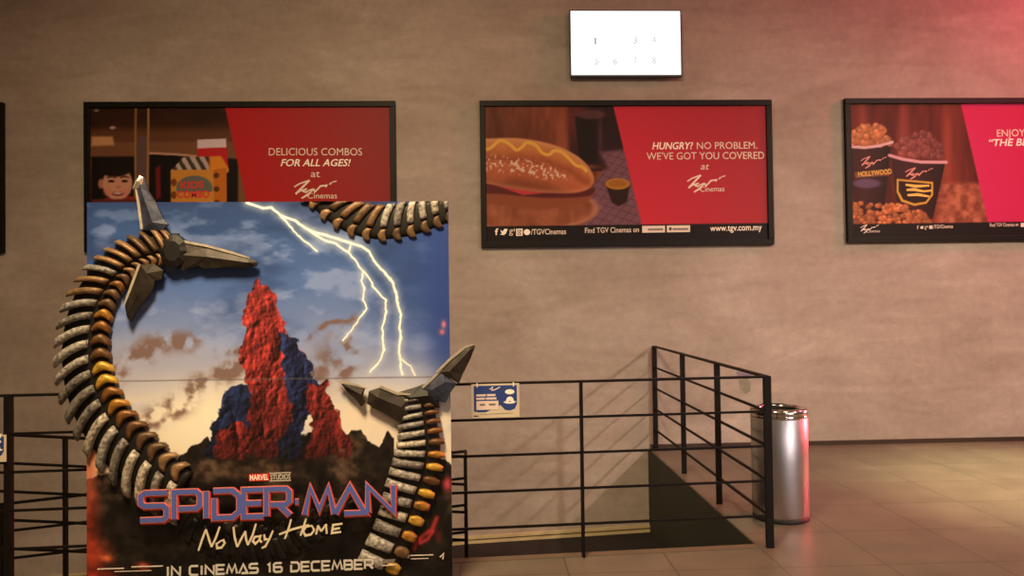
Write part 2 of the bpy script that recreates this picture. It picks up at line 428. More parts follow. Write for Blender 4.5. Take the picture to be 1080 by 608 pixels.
bm = bmesh.new(); slab(bm, -7, XL, RB-.08, WY, zb(-7), ZL); structure(bm_link('floor_ramp', bm, M['carpet']))
bm = bmesh.new(); slab(bm, -7, XL, RA+.03, RA+.075, za(-7)+.02, ZL+.02, .2); structure(bm_link('trim_2', bm, M['pale']))
for k, (o, t) in enumerate(((.072, .026), (.030, .028))):
    bm = bmesh.new(); slab(bm, -7, XL, WY-.03, WY, zb(-7)+o, ZL+o, t); slab(bm, XL, VX-.004, WY-.03, WY, ZL+o, ZR+o, t)
    structure(bm_link('trim_%d' % (3+k), bm, M['pale']))

# ------------------------------------------------------------------ railings
RH = [1.034, .824, .614, .404, .194]
org = Vector((1.70, rail_y(1.70), 0))
g = thing('guard_railing', 'tall dark steel guard railing turning its corner beside the steel bin', 'railing', org)
XR0 = -4.2
tdir = Vector((1, .062, 0)).normalized(); ndir = Vector((-tdir.y, tdir.x, 0))
def R3(x, z, y=None): return Vector((x, rail_y(x) if y is None else y, z))
for i, h in enumerate(RH):
    bm = bmesh.new(); bar(bm, R3(XR0, h), R3(1.70, h), .040 if i == 0 else .014, .013 if i == 0 else .014)
    bm_link('rail', bm, M['steel_black'], g, origin=org, bevel=.002)
xp9 = on_y(9, 500, 4.17).x; xp614 = on_y(614, 500, 4.37).x
for x, w in ((xp9, .032), (xp614, .015), (xp9-2.0 if xp9-2.0 > XR0 else XR0+.02, .02)):
    bm = bmesh.new(); c = R3(x, RH[0]/2); obox(bm, c, tdir*w/2, ndir*.022, Vector((0, 0, RH[0]/2)))
    bm_link('post', bm, M['steel_black'], g, origin=org, bevel=.002)
SX = 1.712
bm = bmesh.new(); box(bm, (SX-.023, org.y-.012, 0), (SX+.023, org.y+.012, RH[0]+.004)); bm_link('corner_post', bm, M['steel_black'], g, origin=org, bevel=.002)
for py, px in ((532, 757), (500, 722)):
    y = on_z(px, py).y
    bm = bmesh.new(); box(bm, (SX-.021, y-.010, 0), (SX+.021, y+.010, RH[0])); bm_link('post', bm, M['steel_black'], g, origin=org, bevel=.002)
bm = bmesh.new(); box(bm, (SX-.023, WY-.05, 0), (SX+.023, WY-.026, RH[0])); bm_link('post', bm, M['steel_black'], g, origin=org, bevel=.002)
for i, h in enumerate(RH):
    bm = bmesh.new(); bar(bm, (SX, org.y, h), (SX, WY-.03, h), .040 if i == 0 else .016, .013 if i == 0 else .016)
    bm_link('rail', bm, M['steel_black'], g, origin=org, bevel=.002)

# ramp railing: two runs that meet at the landing
org = Vector((XL, RA, za(XL)))
g = thing('ramp_railing', 'lower dark railing doubling back along the sunken ramps behind the standee', 'railing', org)
for zf, Y in ((za, RA), (zb, RB)):
    for i, h in enumerate((RTOP, RTOP-.213, RTOP-.426, RTOP-.639, RTOP-.852)):
        bm = bmesh.new(); bar(bm, (-5.2, Y, zf(-5.2)+h), (XL, Y, zf(XL)+h), .018 if i else .035, .018)
        bm_link('rail', bm, M['steel_black'], g, origin=org)
    for x in ((on_y(69, 530, RA).x, -1.7, XL+.0) if zf is za else (on_y(3, 560, RB).x, -1.9, XL+.0)):
        bm = bmesh.new(); z = zf(x); fz = (zf(-7)+(ZL-zf(-7))*(x+7)/(XL+7)); box(bm, (x-.011, Y-.02, fz-.002), (x+.011, Y+.02, z+RTOP)); bm_link('post', bm, M['steel_black'], g, origin=org)
for i, h in enumerate((RTOP, RTOP-.213, RTOP-.426, RTOP-.639, RTOP-.852)):
    bm = bmesh.new(); bar(bm, (XL, RA, za(XL)+h), (XL, RB, zb(XL)+h), .018, .018); bm_link('rail', bm, M['steel_black'], g, origin=org)

# ------------------------------------------------------------------ steel bin
bp = on_y(822.5, 500, 5.045); BX, BY, BR = bp.x, 5.045, .187
bin_ = thing('litter_bin', 'cylindrical brushed steel litter bin standing beside the railing corner', 'bin', (BX, BY, 0))
bm = bmesh.new(); r = lathe(bm, [(BR-.006, .03), (BR-.002, .034), (BR, .045), (BR, .690), (BR-.003, .697)], 72); bm_link('body', bm, M['steel'], bin_, True)
bm = bmesh.new(); r = lathe(bm, [(BR-.02, 0), (BR-.004, 0), (BR-.002, .006), (BR-.002, .028), (BR-.006, .031)], 72); bm.faces.new(r[0][::-1]); bm_link('base_ring', bm, M['hole'], bin_, True)
bm = bmesh.new(); lathe(bm, [(BR-.006, .694), (BR+.002, .697), (BR+.003, .712), (BR-.001, .716), (BR+.003, .720), (BR+.003, .748), (BR-.004, .757), (BR-.02, .760), (BR-.045, .758), (BR-.052, .750), (BR-.052, .72)], 72); bm_link('rim', bm, M['chrome'], bin_, True)
bm = bmesh.new(); r = lathe(bm, [(BR-.053, .745), (BR-.056, .60), (BR-.06, .40)], 48); bm.faces.new(r[-1]); bm_link('liner', bm, M['hole'], bin_, True)
bm = bmesh.new()
n = 20
for k in range(n):        # a low raised guard around the back of the opening
    a0 = math.radians(55+70*k/n*1.0); a1 = math.radians(55+70*(k+1)/n)
    q = [(math.cos(a)*(BR-.05), math.sin(a)*(BR-.05)) for a in (a0, a1)]; q2 = [(math.cos(a)*(BR-.044), math.sin(a)*(BR-.044)) for a in (a0, a1)]
    v = [bm.verts.new((*p, z)) for z in (.755, .765) for p in (q[0], q[1], q2[1], q2[0])]
    for f in ((0,3,2,1),(4,5,6,7),(0,1,5,4),(1,2,6,5),(2,3,7,6),(3,0,4,7)): bm.faces.new([v[i] for i in f])
bm_link('ash_guard', bm, M['chrome'], bin_)

# ------------------------------------------------------------------ framed wall posters
def wall_plane(off): return Plane((0, WY-off, 0), (1, 0, 0), (0, 0, 1))
def poster(x0, x1, z0, z1, label, paint, nx, nz, quad):
    P = wall_plane(.03); P.O.y = WY-.03
    org = Vector(((x0+x1)/2, WY, z0))
    t = thing('framed_poster', label, 'poster', org, 'framed cinema posters in a row along the wall')
    bm = bmesh.new(); fw, dp = .058, .05
    for a, b, c, d in ((x0, x1, z0, z0+fw), (x0, x1, z1-fw, z1), (x0, x0+fw, z0+fw, z1-fw), (x1-fw, x1, z0+fw, z1-fw)):
        box(bm, (a, WY-dp, c), (b, WY-.001, d))
    bm_link('frame', bm, M['frame'], t, origin=org, bevel=.004)
    bm = bmesh.new(); box(bm, (x0+fw*.5, WY-.028, z0+fw*.5), (x1-fw*.5, WY-.002, z1-fw*.5)); bm_link('backing', bm, M['frame'], t, origin=org)
    art_mesh('print', P, t, (x0+fw-.004, z0+fw-.004, x1-fw+.004, z1-fw+.004), quad, nx, nz, paint, M['print'], .0)
    return P, t

WOOD = ((60, 30, 16), (110, 62, 34))
def redpanel(img, X, Y, xt, yt, xb, yb, x1, col, dark):
    edge = xt+(xb-xt)*(Y-yt)/(yb-yt)
    t = np.clip((X-edge)/(x1-xb), 0, 1)[..., None]
    c = np.asarray(col)*(1-t)+np.asarray(dark)*t
    m = sst(-.7, .7, X-edge)
    return img*(1-m[..., None])+c*m[..., None]

def paint_kids(X, Y):
    n = fbm(X, Y, 30, 5, 3, 1, 3)
    img = ramp(n, [(.2, (44, 22, 12)), (.8, (62, 34, 18))])
    img = lay(img, sst(128, 140, Y)*(1-sst(165, 166, Y)), (98, 62, 36))
    img = lay(img, sst(146, 150, Y), (120, 80, 50))
    img = lay(img, pmask(X, Y, [(96, 142), (118, 142), (120, 151), (96, 152)], 1.5), (200, 150, 96))
    img = lay(img, ell(X, Y, 118, 133, 3, 1.5, .5), (190, 160, 140))
    img = lay(img, ell(X, Y, 101, 115, 2.5, 1.2, .5), (150, 130, 118))
    # dark seats / shelves behind
    img = lay(img, pmask(X, Y, [(96, 163), (145, 163), (145, 260), (96, 260)], 1.5), (20, 12, 12))
    img = lay(img, pmask(X, Y, [(156, 160), (250, 166), (250, 260), (156, 260)], 1.2), (20, 12, 10))
    img = lay(img, 1-sst(.6, 1.6, seg_d(X, Y, [(156, 159.5), (185, 161), (215, 164)])), (190, 150, 116))
    img = lay(img, pmask(X, Y, [(163, 175), (168, 172), (169, 205), (164, 208)], 1.5), (110, 24, 30))
    # pillar
    img = lay(img, pmask(X, Y, [(141, 142), (156, 142), (156, 260), (141, 260)], .8), (98, 76, 66))
    img = lay(img, 1-sst(.6, 1.6, np.abs(X-142)), (150, 108, 54))
    img = lay(img, 1-sst(.6, 1.6, np.abs(X-155.2)), (160, 118, 62))
    # child looking over the counter
    img = lay(img, pmask(X, Y, [(110, 206), (140, 204), (146, 212), (146, 260), (104, 260)], 1), (150, 44, 34))
    img = lay(img, ell(X, Y, 122, 183, 19, 19, .1), (26, 16, 14))
    img = lay(img, ell(X, Y, 106.5, 191, 3.2, 5, .3), (176, 118, 88))
    face = ell(X, Y, 123.5, 191, 15.5, 17, .08)
    img = lay(img, face, (206, 150, 116))
    img = lay(img, ell(X, Y, 121, 174, 17.5, 10, .12), (26, 16, 14))
    img = lay(img, ell(X, Y, 114, 200, 5, 4, .6)*.5, (214, 120, 96))
    img = lay(img, ell(X, Y, 132, 200, 5, 4, .6)*.5, (214, 120, 96))
    for cx in (117, 131):
        img = lay(img, ell(X, Y, cx, 188.5, 3.4, 1.4, .3), (40, 24, 20)); img = lay(img, 1-sst(.5, 1.3, seg_d(X, Y, [(cx-4, 184.6), (cx, 183.6), (cx+4, 184.6)])), (90, 56, 44))
    img = lay(img, ell(X, Y, 124.5, 194.5, 2.6, 1.6, .4)*.6, (168, 108, 82))
    img = lay(img, ell(X, Y, 124, 201.5, 6, 2.2, .2), (120, 40, 34)); img = lay(img, ell(X, Y, 124, 200.8, 4.6, 1, .3), (226, 206, 190))
    img = lay(img, pmask(X, Y, [(97, 207), (146, 207), (146, 212), (97, 212)], 1), (96, 44, 36))
    # red carton with a white top
    img = lay(img, pmask(X, Y, [(207, 147), (237, 146), (240, 178), (206, 178)], .6), (190, 34, 36))
    img = lay(img, pmask(X, Y, [(207, 146), (237, 145), (237.5, 154), (207, 155)], .6), (216, 200, 192))
    # striped carton lid
    lid = pmask(X, Y, [(179, 178), (192, 164), (232, 163), (240, 176), (240, 180), (179, 180)], .6)
    st = (np.sin((X-(Y-170)*.6)*.62) > 0).astype(float)
    img = lay(img, lid*(1-sst(218, 222, X)), np.stack([np.where(st > 0, v0, v1) for v0, v1 in zip((186, 168, 148), (64, 60, 44))], -1))
    img = lay(img, lid*sst(218, 222, X), (222, 140, 40))
    # yellow combo box
    img = lay(img, pmask(X, Y, [(179, 177), (232, 177), (234, 260), (180, 260)], .6), (206, 142, 54))
    img = lay(img, pmask(X, Y, [(224, 177), (238, 175), (238, 260), (226, 260)], .6), (196, 112, 34))
    for k in range(6): img = lay(img, ell(X, Y, 227+.4*k, 183+k*14, 3, 3, .2), (90, 54, 24)); img = lay(img, ell(X, Y, 182.5, 190+k*13, 3, 4, .2), (120, 66, 26))
    img = lay(img, ell(X, Y, 204, 196, 19, 13, .06)*(Y < 200), (104, 108, 92))
    return redpanel(img, X, Y, 236, 113, 263, 226, 412, (186, 30, 32), (150, 42, 40))

def bottom_band(img, Y, X, y0, y1, x0, x1): return lay(img, sst(-.6, .6, Y-(y0+(y1-y0)*(X-x0)/(x1-x0))), (24, 17, 17))

def paint_dog(X, Y):
    n = fbm(X, Y, 26, 5, 5, 1.8, .5); n2 = fbm(X, Y, 9, 4, 6)
    img = ramp(n, [(.25, (84, 38, 22)), (.75, (142, 76, 48))])
    img = lay(img, sst(596, 604, X)*(1-sst(178, 182, Y)), (44, 20, 22))
    img = lay(img, gauss(X, Y, 608, 125, 10, 26)*.55, (150, 60, 48))
    # cola glass
    img = lay(img, pmask(X, Y, [(606, 122), (638, 122), (634, 180), (612, 180)], 1.6), (26, 12, 16))
    img = lay(img, ell(X, Y, 623, 120, 15, 5, .3), (84, 50, 50))
    img = lay(img, gauss(X, Y, 633, 145, 3, 28)*.6, (110, 66, 66))
    img = lay(img, gauss(X, Y, 621, 176, 12, 3)*.8, (130, 76, 40))
    # checked cloth
    ch = np.clip((1-np.abs(np.sin((X*.75+Y*.62)*.42))*2.2), 0, 1)+np.clip((1-np.abs(np.sin((X*.3-Y*.95)*.42))*2.2), 0, 1)
    cloth = pmask(X, Y, [(560, 242), (600, 222), (640, 176), (632, 160), (700, 152), (700, 245), (560, 245)], 3)
    img = lay(img, cloth, ramp(np.clip(ch, 0, 1)*.6+n2*.4, [(0, (122, 88, 92)), (1, (96, 56, 64))]))
    # dip bowl
    img = lay(img, pmask(X, Y, [(638, 194), (664, 194), (661, 213), (652, 218), (645, 214)], 1), (44, 24, 18))
    img = lay(img, ell(X, Y, 651, 194, 13, 6, .1), (176, 124, 40)); img = lay(img, ell(X, Y, 651, 193.5, 10, 4, .2), (158, 100, 34))
    # board
    board = ell(X, Y, 555, 221, 75, 25, .06)
    img = lay(img, board, ramp(n*.6+n2*.4, [(.25, (118, 62, 38)), (.75, (176, 108, 70))]))
    img = lay(img, np.exp(-((np.hypot((X-555)/73, (Y-220)/23)-1)*16)**2)*.55, (196, 140, 100))
    # lower bun, ham, then the seeded top bun with its mustard
    img = lay(img, pmask(X, Y, smooth([(500, 198), (560, 206), (600, 208), (624, 204), (618, 213), (585, 220), (540, 219), (500, 211)]), 1.6), (138, 74, 44))
    img = lay(img, pmask(X, Y, smooth([(500, 191), (556, 198), (604, 203), (626, 198), (620, 207), (575, 209), (530, 205), (500, 203)]), 1.4), (88, 30, 28))
    img = lay(img, pmask(X, Y, [(516, 193), (548, 199), (590, 202), (552, 206)], 1), (188, 60, 62))
    bo_ = smooth([(496, 150), (520, 146), (545, 145.5), (570, 149), (593, 156), (612, 167), (623, 180), (626, 191), (619, 200), (600, 204), (570, 203), (540, 199), (515, 194), (496, 191)])
    bun = pmask(X, Y, bo_, 1.3)
    t = np.clip((Y-(147+np.clip((X-545)/80, 0, 1)**2*30))/48, 0, 1)
    img = lay(img, bun, ramp(t+(n2-.5)*.14, [(0, (198, 138, 76)), (.2, (190, 116, 60)), (.42, (152, 78, 44)), (.55, (184, 102, 60)), (.8, (172, 92, 54)), (1, (128, 66, 40))]))
    img = lay(img, bun*np.exp(-(seg_d(X, Y, bo_)/3.5)**2)*.45, (214, 158, 100))
    sd = sst(.58, .64, fbm(X, Y, 2.4, 2, 9))
    img = lay(img, sd*pmask(X, Y, smooth([(500, 164), (540, 166), (575, 173), (602, 186), (585, 190), (560, 186), (530, 181), (500, 180)]), 3)*.85, (226, 202, 164))
    must = smooth([(510, 158), (518, 156), (528, 148), (538, 152), (545, 158), (551, 155), (556, 150), (565, 153), (572, 161), (579, 163), (584, 159), (592, 160), (600, 167), (607, 174), (614, 176), (618, 180)], False)
    img = lay(img, 1-sst(1.1, 2.2, seg_d(X, Y, must)), (226, 178, 70))
    img = redpanel(img, X, Y, 647, 112, 676.5, 238, 812, (206, 46, 60), (172, 46, 52))
    return bottom_band(img, Y, X, 239.5, 235.5, 512, 808)

def paint_corn(X, Y):
    n = fbm(X, Y, 22, 5, 12, 2.2, .3)
    img = ramp(n, [(.2, (74, 26, 18)), (.8, (128, 52, 36))])
    for cx in (913, 955, 1002): img = lay(img, gauss(X, Y, cx, 150, 6, 60)*.45, (196, 98, 66))
    kern = fbm(X, Y, 7, 4, 14)
    img = lay(img, sst(188, 196, Y)*sst(985, 1000, X), ramp(kern, [(.3, (126, 64, 42)), (.7, (186, 110, 74))]))
    def cup(img, xt0, xt1, xb0, xb1, yt, yb, tilt):
        m = pmask(X, Y, [(xt0, yt), (xt1, yt+tilt), (xb1, yb), (xb0, yb-2)], .8)
        t = np.clip((X-xt0)/(xt1-xt0), 0, 1)
        return lay(img, m, ramp(t, [(0, (54, 20, 18)), (.4, (66, 30, 28)), (1, (30, 12, 12))]))
    def heap(img, cx, cy, rx, ry, cut, base, hi, seed):
        k = fbm(X, Y, 4.5, 3, seed)
        r = np.random.default_rng(seed)
        for i in range(90):
            a = r.random()*math.pi; q = math.sqrt(r.random())
            x = cx+rx*q*math.cos(a)*1.0; y = cy-ry*q*math.sin(a)
            s = r.uniform(2.6, 4.0); sh = r.uniform(.7, 1.1)
            img = lay(img, ell(X, Y, x, y, s, s*.9, .25), np.asarray(base)*sh); img = lay(img, ell(X, Y, x-.8, y-1.1, s*.55, s*.45, .6)*.6, np.asarray(hi)*sh)
        return img
    img = cup(img, 896, 943, 905, 935, 155, 230, -4)
    img = heap(img, 921, 152, 22, 22, 0, (206, 128, 70), (240, 182, 118), 21)
    img = lay(img, 1-sst(1.0, 2.0, seg_d(X, Y, [(898, 154), (915, 155), (930, 153), (944, 149)])), (226, 190, 176))
    img = cup(img, 943, 1001, 951, 988, 166, 230, 4)
    img = heap(img, 973, 165, 28, 26, 0, (138, 72, 62), (176, 106, 92), 22)
    img = lay(img, 1-sst(1.1, 2.1, seg_d(X, Y, [(941, 163), (955, 167), (975, 170), (1002, 170)])), (222, 170, 164))
    r = np.random.default_rng(5)
    for i in range(150):
        x = r.uniform(900, 985); y = r.uniform(214+max(0, (x-950))*.35, 236); s = r.uniform(2.2, 3.6); sh = r.uniform(.65, 1.1)
        img = lay(img, ell(X, Y, x, y, s, s*.8, .3), np.asarray((200, 112, 60))*sh); img = lay(img, ell(X, Y, x-.6, y-.8, s*.5, s*.4, .6)*.6, np.asarray((238, 170, 104))*sh)
    # round badge printed on the front cup
    b = pmask(X, Y, [(951, 190), (986, 193), (986, 204), (980, 212), (968, 214), (956, 210), (951, 201)], .8)
    bo = pmask(X, Y, [(949, 188), (988, 191), (988, 205), (981, 214), (968, 216.5), (954, 212), (949, 202)], .8)
    img = lay(img, bo, (226, 178, 62)); img = lay(img, b, (44, 22, 18))
    img = lay(img, ell(X, Y, 917, 193, 15, 5, .3)*.7, (118, 98, 128))
    img = lay(img, pmask(X, Y, [(904, 181.5), (940, 178.5), (941, 184.5), (905, 187.5)], .8)*.8, (150, 96, 56))
    img = redpanel(img, X, Y, 1018, 110, 1047, 232, 1200, (206, 38, 88), (180, 40, 66))
    return bottom_band(img, Y, X, 236.5, 232.5, 902, 1080)

def paint_edge(X, Y):
    return redpanel(np.zeros(X.shape+(3,))+40, X, Y, -300, 110, -270, 240, 2, (180, 30, 34), (150, 42, 40))

def zx(px, py): p = on_y(px, py, WY-.05); return p.x, p.z
# the posters hang level; corners are read off the wall plane
x0, z1 = zx(88, 107); x1, z0 = zx(817, 258.5); 
PW = [(zx(88, 180)[0], zx(417.5, 180)[0]), (zx(506.5, 180)[0], zx(815.5, 180)[0]), (zx(893, 180)[0], zx(893, 180)[0]+3.03)]
Z0, Z1 = zx(508, 261.5)[1], zx(505, 106)[1]
Q1 = [(92, 111), (413, 113), (415, 262), (94, 263)]
P1, T1 = poster(PW[0][0], PW[0][1], Z0, Z1, 'black framed poster of kids combo box and smiling child, half hidden by the standee', paint_kids, 300, 150,
                [(94, 112), (412, 113.5), (413, 253), (96, 256)])
P2, T2 = poster(PW[1][0], PW[1][1], Z0, Z1, 'black framed hot dog poster with red slanted panel, below the bright screen', paint_dog, 440, 220,
                [(512, 111.5), (809, 109.5), (811, 253), (514, 256.5)])
P3, T3 = poster(PW[2][0], PW[2][1], Z0+.012, Z1+.012, 'black framed popcorn cups poster cut off by the right edge of the view', paint_corn, 420, 200,
                [(898, 108.5), (1196, 105.5), (1200, 245), (902, 250.5)])
P4, T4 = poster(zx(2.5, 180)[0]-3.0, zx(2.5, 180)[0], Z0, Z1, 'black framed poster of which only a right edge sliver shows at far left', paint_edge, 60, 40,
                [(-300, 110), (0, 110), (0, 256), (-300, 256)])

# lettering of the kids poster
W_ = M['softwhite']
lettering(P1, T1, 'DELICIOUS COMBOS', (283.5, 164), (382, 164), 7.6, W_)
lettering(P1, T1, 'FOR ALL AGES!', (296, 175.3), (370, 175.3), 7.2, M['white'], offset=.012, shear=.25)
lettering(P1, T1, 'at', (328, 187), (337.5, 187), 7.5, W_)
tgv_mark(P1, T1, 310.5, 190, 355, 209, W_)
lettering(P1, T1, 'Cinemas', (324.5, 209.6), (355.5, 209.4), 6, W_)
lettering(P1, T1, 'KIDS', (190.5, 199), (215, 198.2), 7, M['redink'], offset=.03)
lettering(P1, T1, 'COMBO', (187, 208.8), (221, 208.4), 7.2, M['redink'], offset=.03)
# lettering of the hot dog poster
lettering(P2, T2, 'HUNGRY?', (688, 157.6), (731, 157.4), 7.2, M['white'], offset=.012, shear=.2)
lettering(P2, T2, 'NO PROBLEM.', (735, 157.4), (798.5, 156.8), 7.2, W_)
lettering(P2, T2, "WE'VE GOT YOU COVERED", (682, 168.6), (806, 167.6), 7.4, W_)
lettering(P2, T2, 'at', (739, 179), (748, 179), 7, W_, shear=.2)
tgv_mark(P2, T2, 725, 184.5, 765, 202.5, W_)
lettering(P2, T2, 'Cinemas', (738.5, 202.4), (764, 201.8), 5.4, W_)
lettering(P2, T2, 'f', (522, 248), (525.5, 248), 6.6, M['white'], offset=.02)
lettering(P2, T2, 'g', (536.8, 246.6), (541, 246.6), 6.6, W_)
lettering(P2, T2, '+', (541.2, 246), (543.6, 246), 6, W_)
lettering(P2, T2, '/TGVCinemas', (560, 247.6), (597, 247), 5.6, W_, offset=.01)
lettering(P2, T2, 'Find TGV Cinemas on', (617, 246), (674, 244.9), 5.4, W_, offset=.008)
lettering(P2, T2, 'www.tgv.com.my', (749, 244), (803.5, 242.8), 6.4, M['white'], offset=.008)
def shape(P, parent, pts, m, name, c0=.0006, c1=.0012):
    bm = bmesh.new(); plane_prism(bm, P, [P.uv(*q) for q in pts], c0, c1); return bm_link(name, bm, m, parent, origin=parent.location)
shape(P2, T2, [(527.5, 242.2), (529.2, 243.8), (530.9, 243.8), (531.3, 242.2), (532.6, 241.4), (534.2, 241.8), (535.6, 241.6), (534.8, 243), (533.8, 246.2), (531.4, 248.2), (527.2, 247.6), (529.2, 246.6)], M['white'], 'bird_icon')
bm = bmesh.new(); a = [P2.uv(*q) for q in ((545, 248.4), (550.6, 248.2), (550.6, 242), (545, 242.2))]; ribbon(bm, P2, a, .012, .0006, .0012, True)
cc = P2.uv(547.8, 245.2); ribbon(bm, P2, [(cc[0]+.013*math.cos(t), cc[1]+.013*math.sin(t)) for t in np.linspace(0, 2*math.pi, 12, endpoint=False)], .008, .0006, .0013, True)
bm_link('camera_icon', bm, M['white'], T2, origin=T2.location)
cc = P2.uv(555.8, 245); bm = bmesh.new(); plane_prism(bm, P2, [(cc[0]+.032*math.cos(t), cc[1]+.03*math.sin(t)) for t in np.linspace(0, 2*math.pi, 20, endpoint=False)], .0006, .0012); bm_link('chat_icon', bm, M['white'], T2, origin=T2.location)
for xa, xb, y in ((677.3, 701.3, 245.6), (703.3, 727.8, 245.2)):
    shape(P2, T2, [(xa, y), (xb, y-.3), (xb, y-7.4), (xa, y-7.1)], M['softwhite'], 'store_badge')
    shape(P2, T2, [(xa+6, y-2.2), (xb-2, y-2.4), (xb-2, y-4.6), (xa+6, y-4.4)], M['grey'], 'badge_print', .0013, .0016)
shape(P2, T2, [(705.6, 243), (707.8, 243.4), (708.6, 241.6), (707.8, 239.8), (705.6, 240.2)], M['blackink'], 'badge_print', .0013, .0016)
# lettering of the popcorn poster
lettering(P3, T3, 'ENJOY', (1051.5, 144.2), (1081, 143.6), 7.2, W_)
lettering(P3, T3, '“THE BEST', (1043, 154.4), (1097, 153.2), 7.2, M['white'], offset=.012, shear=.2)
tgv_mark(P3, T3, 907.5, 237, 927, 246, W_)
lettering(P3, T3, 'Cinemas', (914, 245.6), (928, 245.2), 3, W_)
lettering(P3, T3, 'f', (967, 242), (969, 242), 4, W_); shape(P3, T3, [(970.5, 239.2), (973.5, 238.4), (974, 241.2), (971, 241.6)], W_, 'bird_icon')
lettering(P3, T3, 'g+', (975, 241.4), (979, 241.4), 4, W_); shape(P3, T3, [(980, 241.6), (983.4, 241.5), (983.4, 238), (980, 238.1)], W_, 'camera_icon')
lettering(P3, T3, '/TGVCinemas', (984.5, 241.2), (1005, 240.6), 3.6, W_, offset=.01)
lettering(P3, T3, 'Find TGV Cinemas on', (1044, 239.4), (1074, 238.6), 3.6, W_, offset=.008)
shape(P3, T3, [(1076.5, 239.6), (1090, 239.2), (1090, 235), (1076.5, 235.4)], M['softwhite'], 'store_badge')
pink = mat('dull_pink_ink', (206, 132, 124), .5); gold = mat('gold_ink', (226, 180, 70), .5)
tgv_mark(P3, T3, 908, 165, 935, 177.5, pink); tgv_mark(P3, T3, 955, 177, 984, 189, pink)
lettering(P3, T3, 'HOLLYWOOD', (905.5, 186.6), (940.5, 183.4), 5.2, gold, offset=.01)
for q in ([(955, 195), (966, 196.6), (980, 196)], [(956, 200.5), (964, 200), (974, 202), (983, 201)], [(957, 206), (968, 205.4), (980, 207.4)]):
    bm = bmesh.new(); ribbon(bm, P3, [P3.uv(*v) for v in q], [.02, .03, .018] if len(q) == 3 else [.02, .03, .02, .018], .0006, .0013); bm_link('badge_print', bm, gold, T3, origin=T3.location)

# ------------------------------------------------------------------ the screen on the wall
SP = Plane((0, WY-.085, 0), (1, 0, 0), (0, 0, 1))
a0, b1 = SP.uv(601.8, 11.6); a1, b0 = SP.uv(718.3, 78.8)
org = Vector(((a0+a1)/2, WY, b0))
tv = thing('wall_screen', 'glowing white wall mounted screen above the hot dog poster', 'screen', org)
bm = bmesh.new(); box(bm, (a0-.012, WY-.083, b0-.022), (a1+.012, WY-.035, b1+.012)); bm_link('casing', bm, M['bezel'], tv, origin=org, bevel=.006)
bm = bmesh.new(); box(bm, (a0+.25, WY-.036, b0+.12), (a1-.25, WY, b1-.12)); bm_link('wall_bracket', bm, M['bezel'], tv, origin=org)
bm = bmesh.new(); box(bm, (a0, WY-.0855, b0), (a1, WY-.080, b1)); bm_link('display', bm, M['screen'], tv, origin=org, bevel=.002)
for ch, px, py in (('1', 628, 47), ('3', 670, 46), ('4', 690, 46), ('5', 629, 68), ('6', 649, 68), ('7', 670, 67), ('8', 690, 67)):
    lettering(SP, tv, ch, (px-(1 if ch == '1' else 2), py), (px+(1 if ch == '1' else 2), py), 7.5, M['digit'], 'screen_digit', offset=0, c=.001)

# faint purplish and greenish mark laid flat on the wall behind the railing
SPW = wall_plane(.0)
s = thing('wall_patch', 'small faint purplish mark on the wall above the bin', 'patch', SPW.pt(*SPW.uv(784, 405)))
patch_mats = [mat('dull_purple', (124, 110, 130), .6, noise=.15, scale=20), mat('dull_green', (128, 124, 110), .6, noise=.15, scale=20)]
for pts, m in (([(776.5, 392), (793, 392), (793, 396), (789, 398.5), (778, 397)], patch_mats[0]), ([(779, 401), (788, 399), (792, 404), (791, 413), (786.5, 416), (781, 411)], patch_mats[1])):
    bm = bmesh.new(); plane_prism(bm, SPW, [SPW.uv(*q) for q in pts], 0, .002); bm_link('thin_film', bm, m, s, origin=s.location)

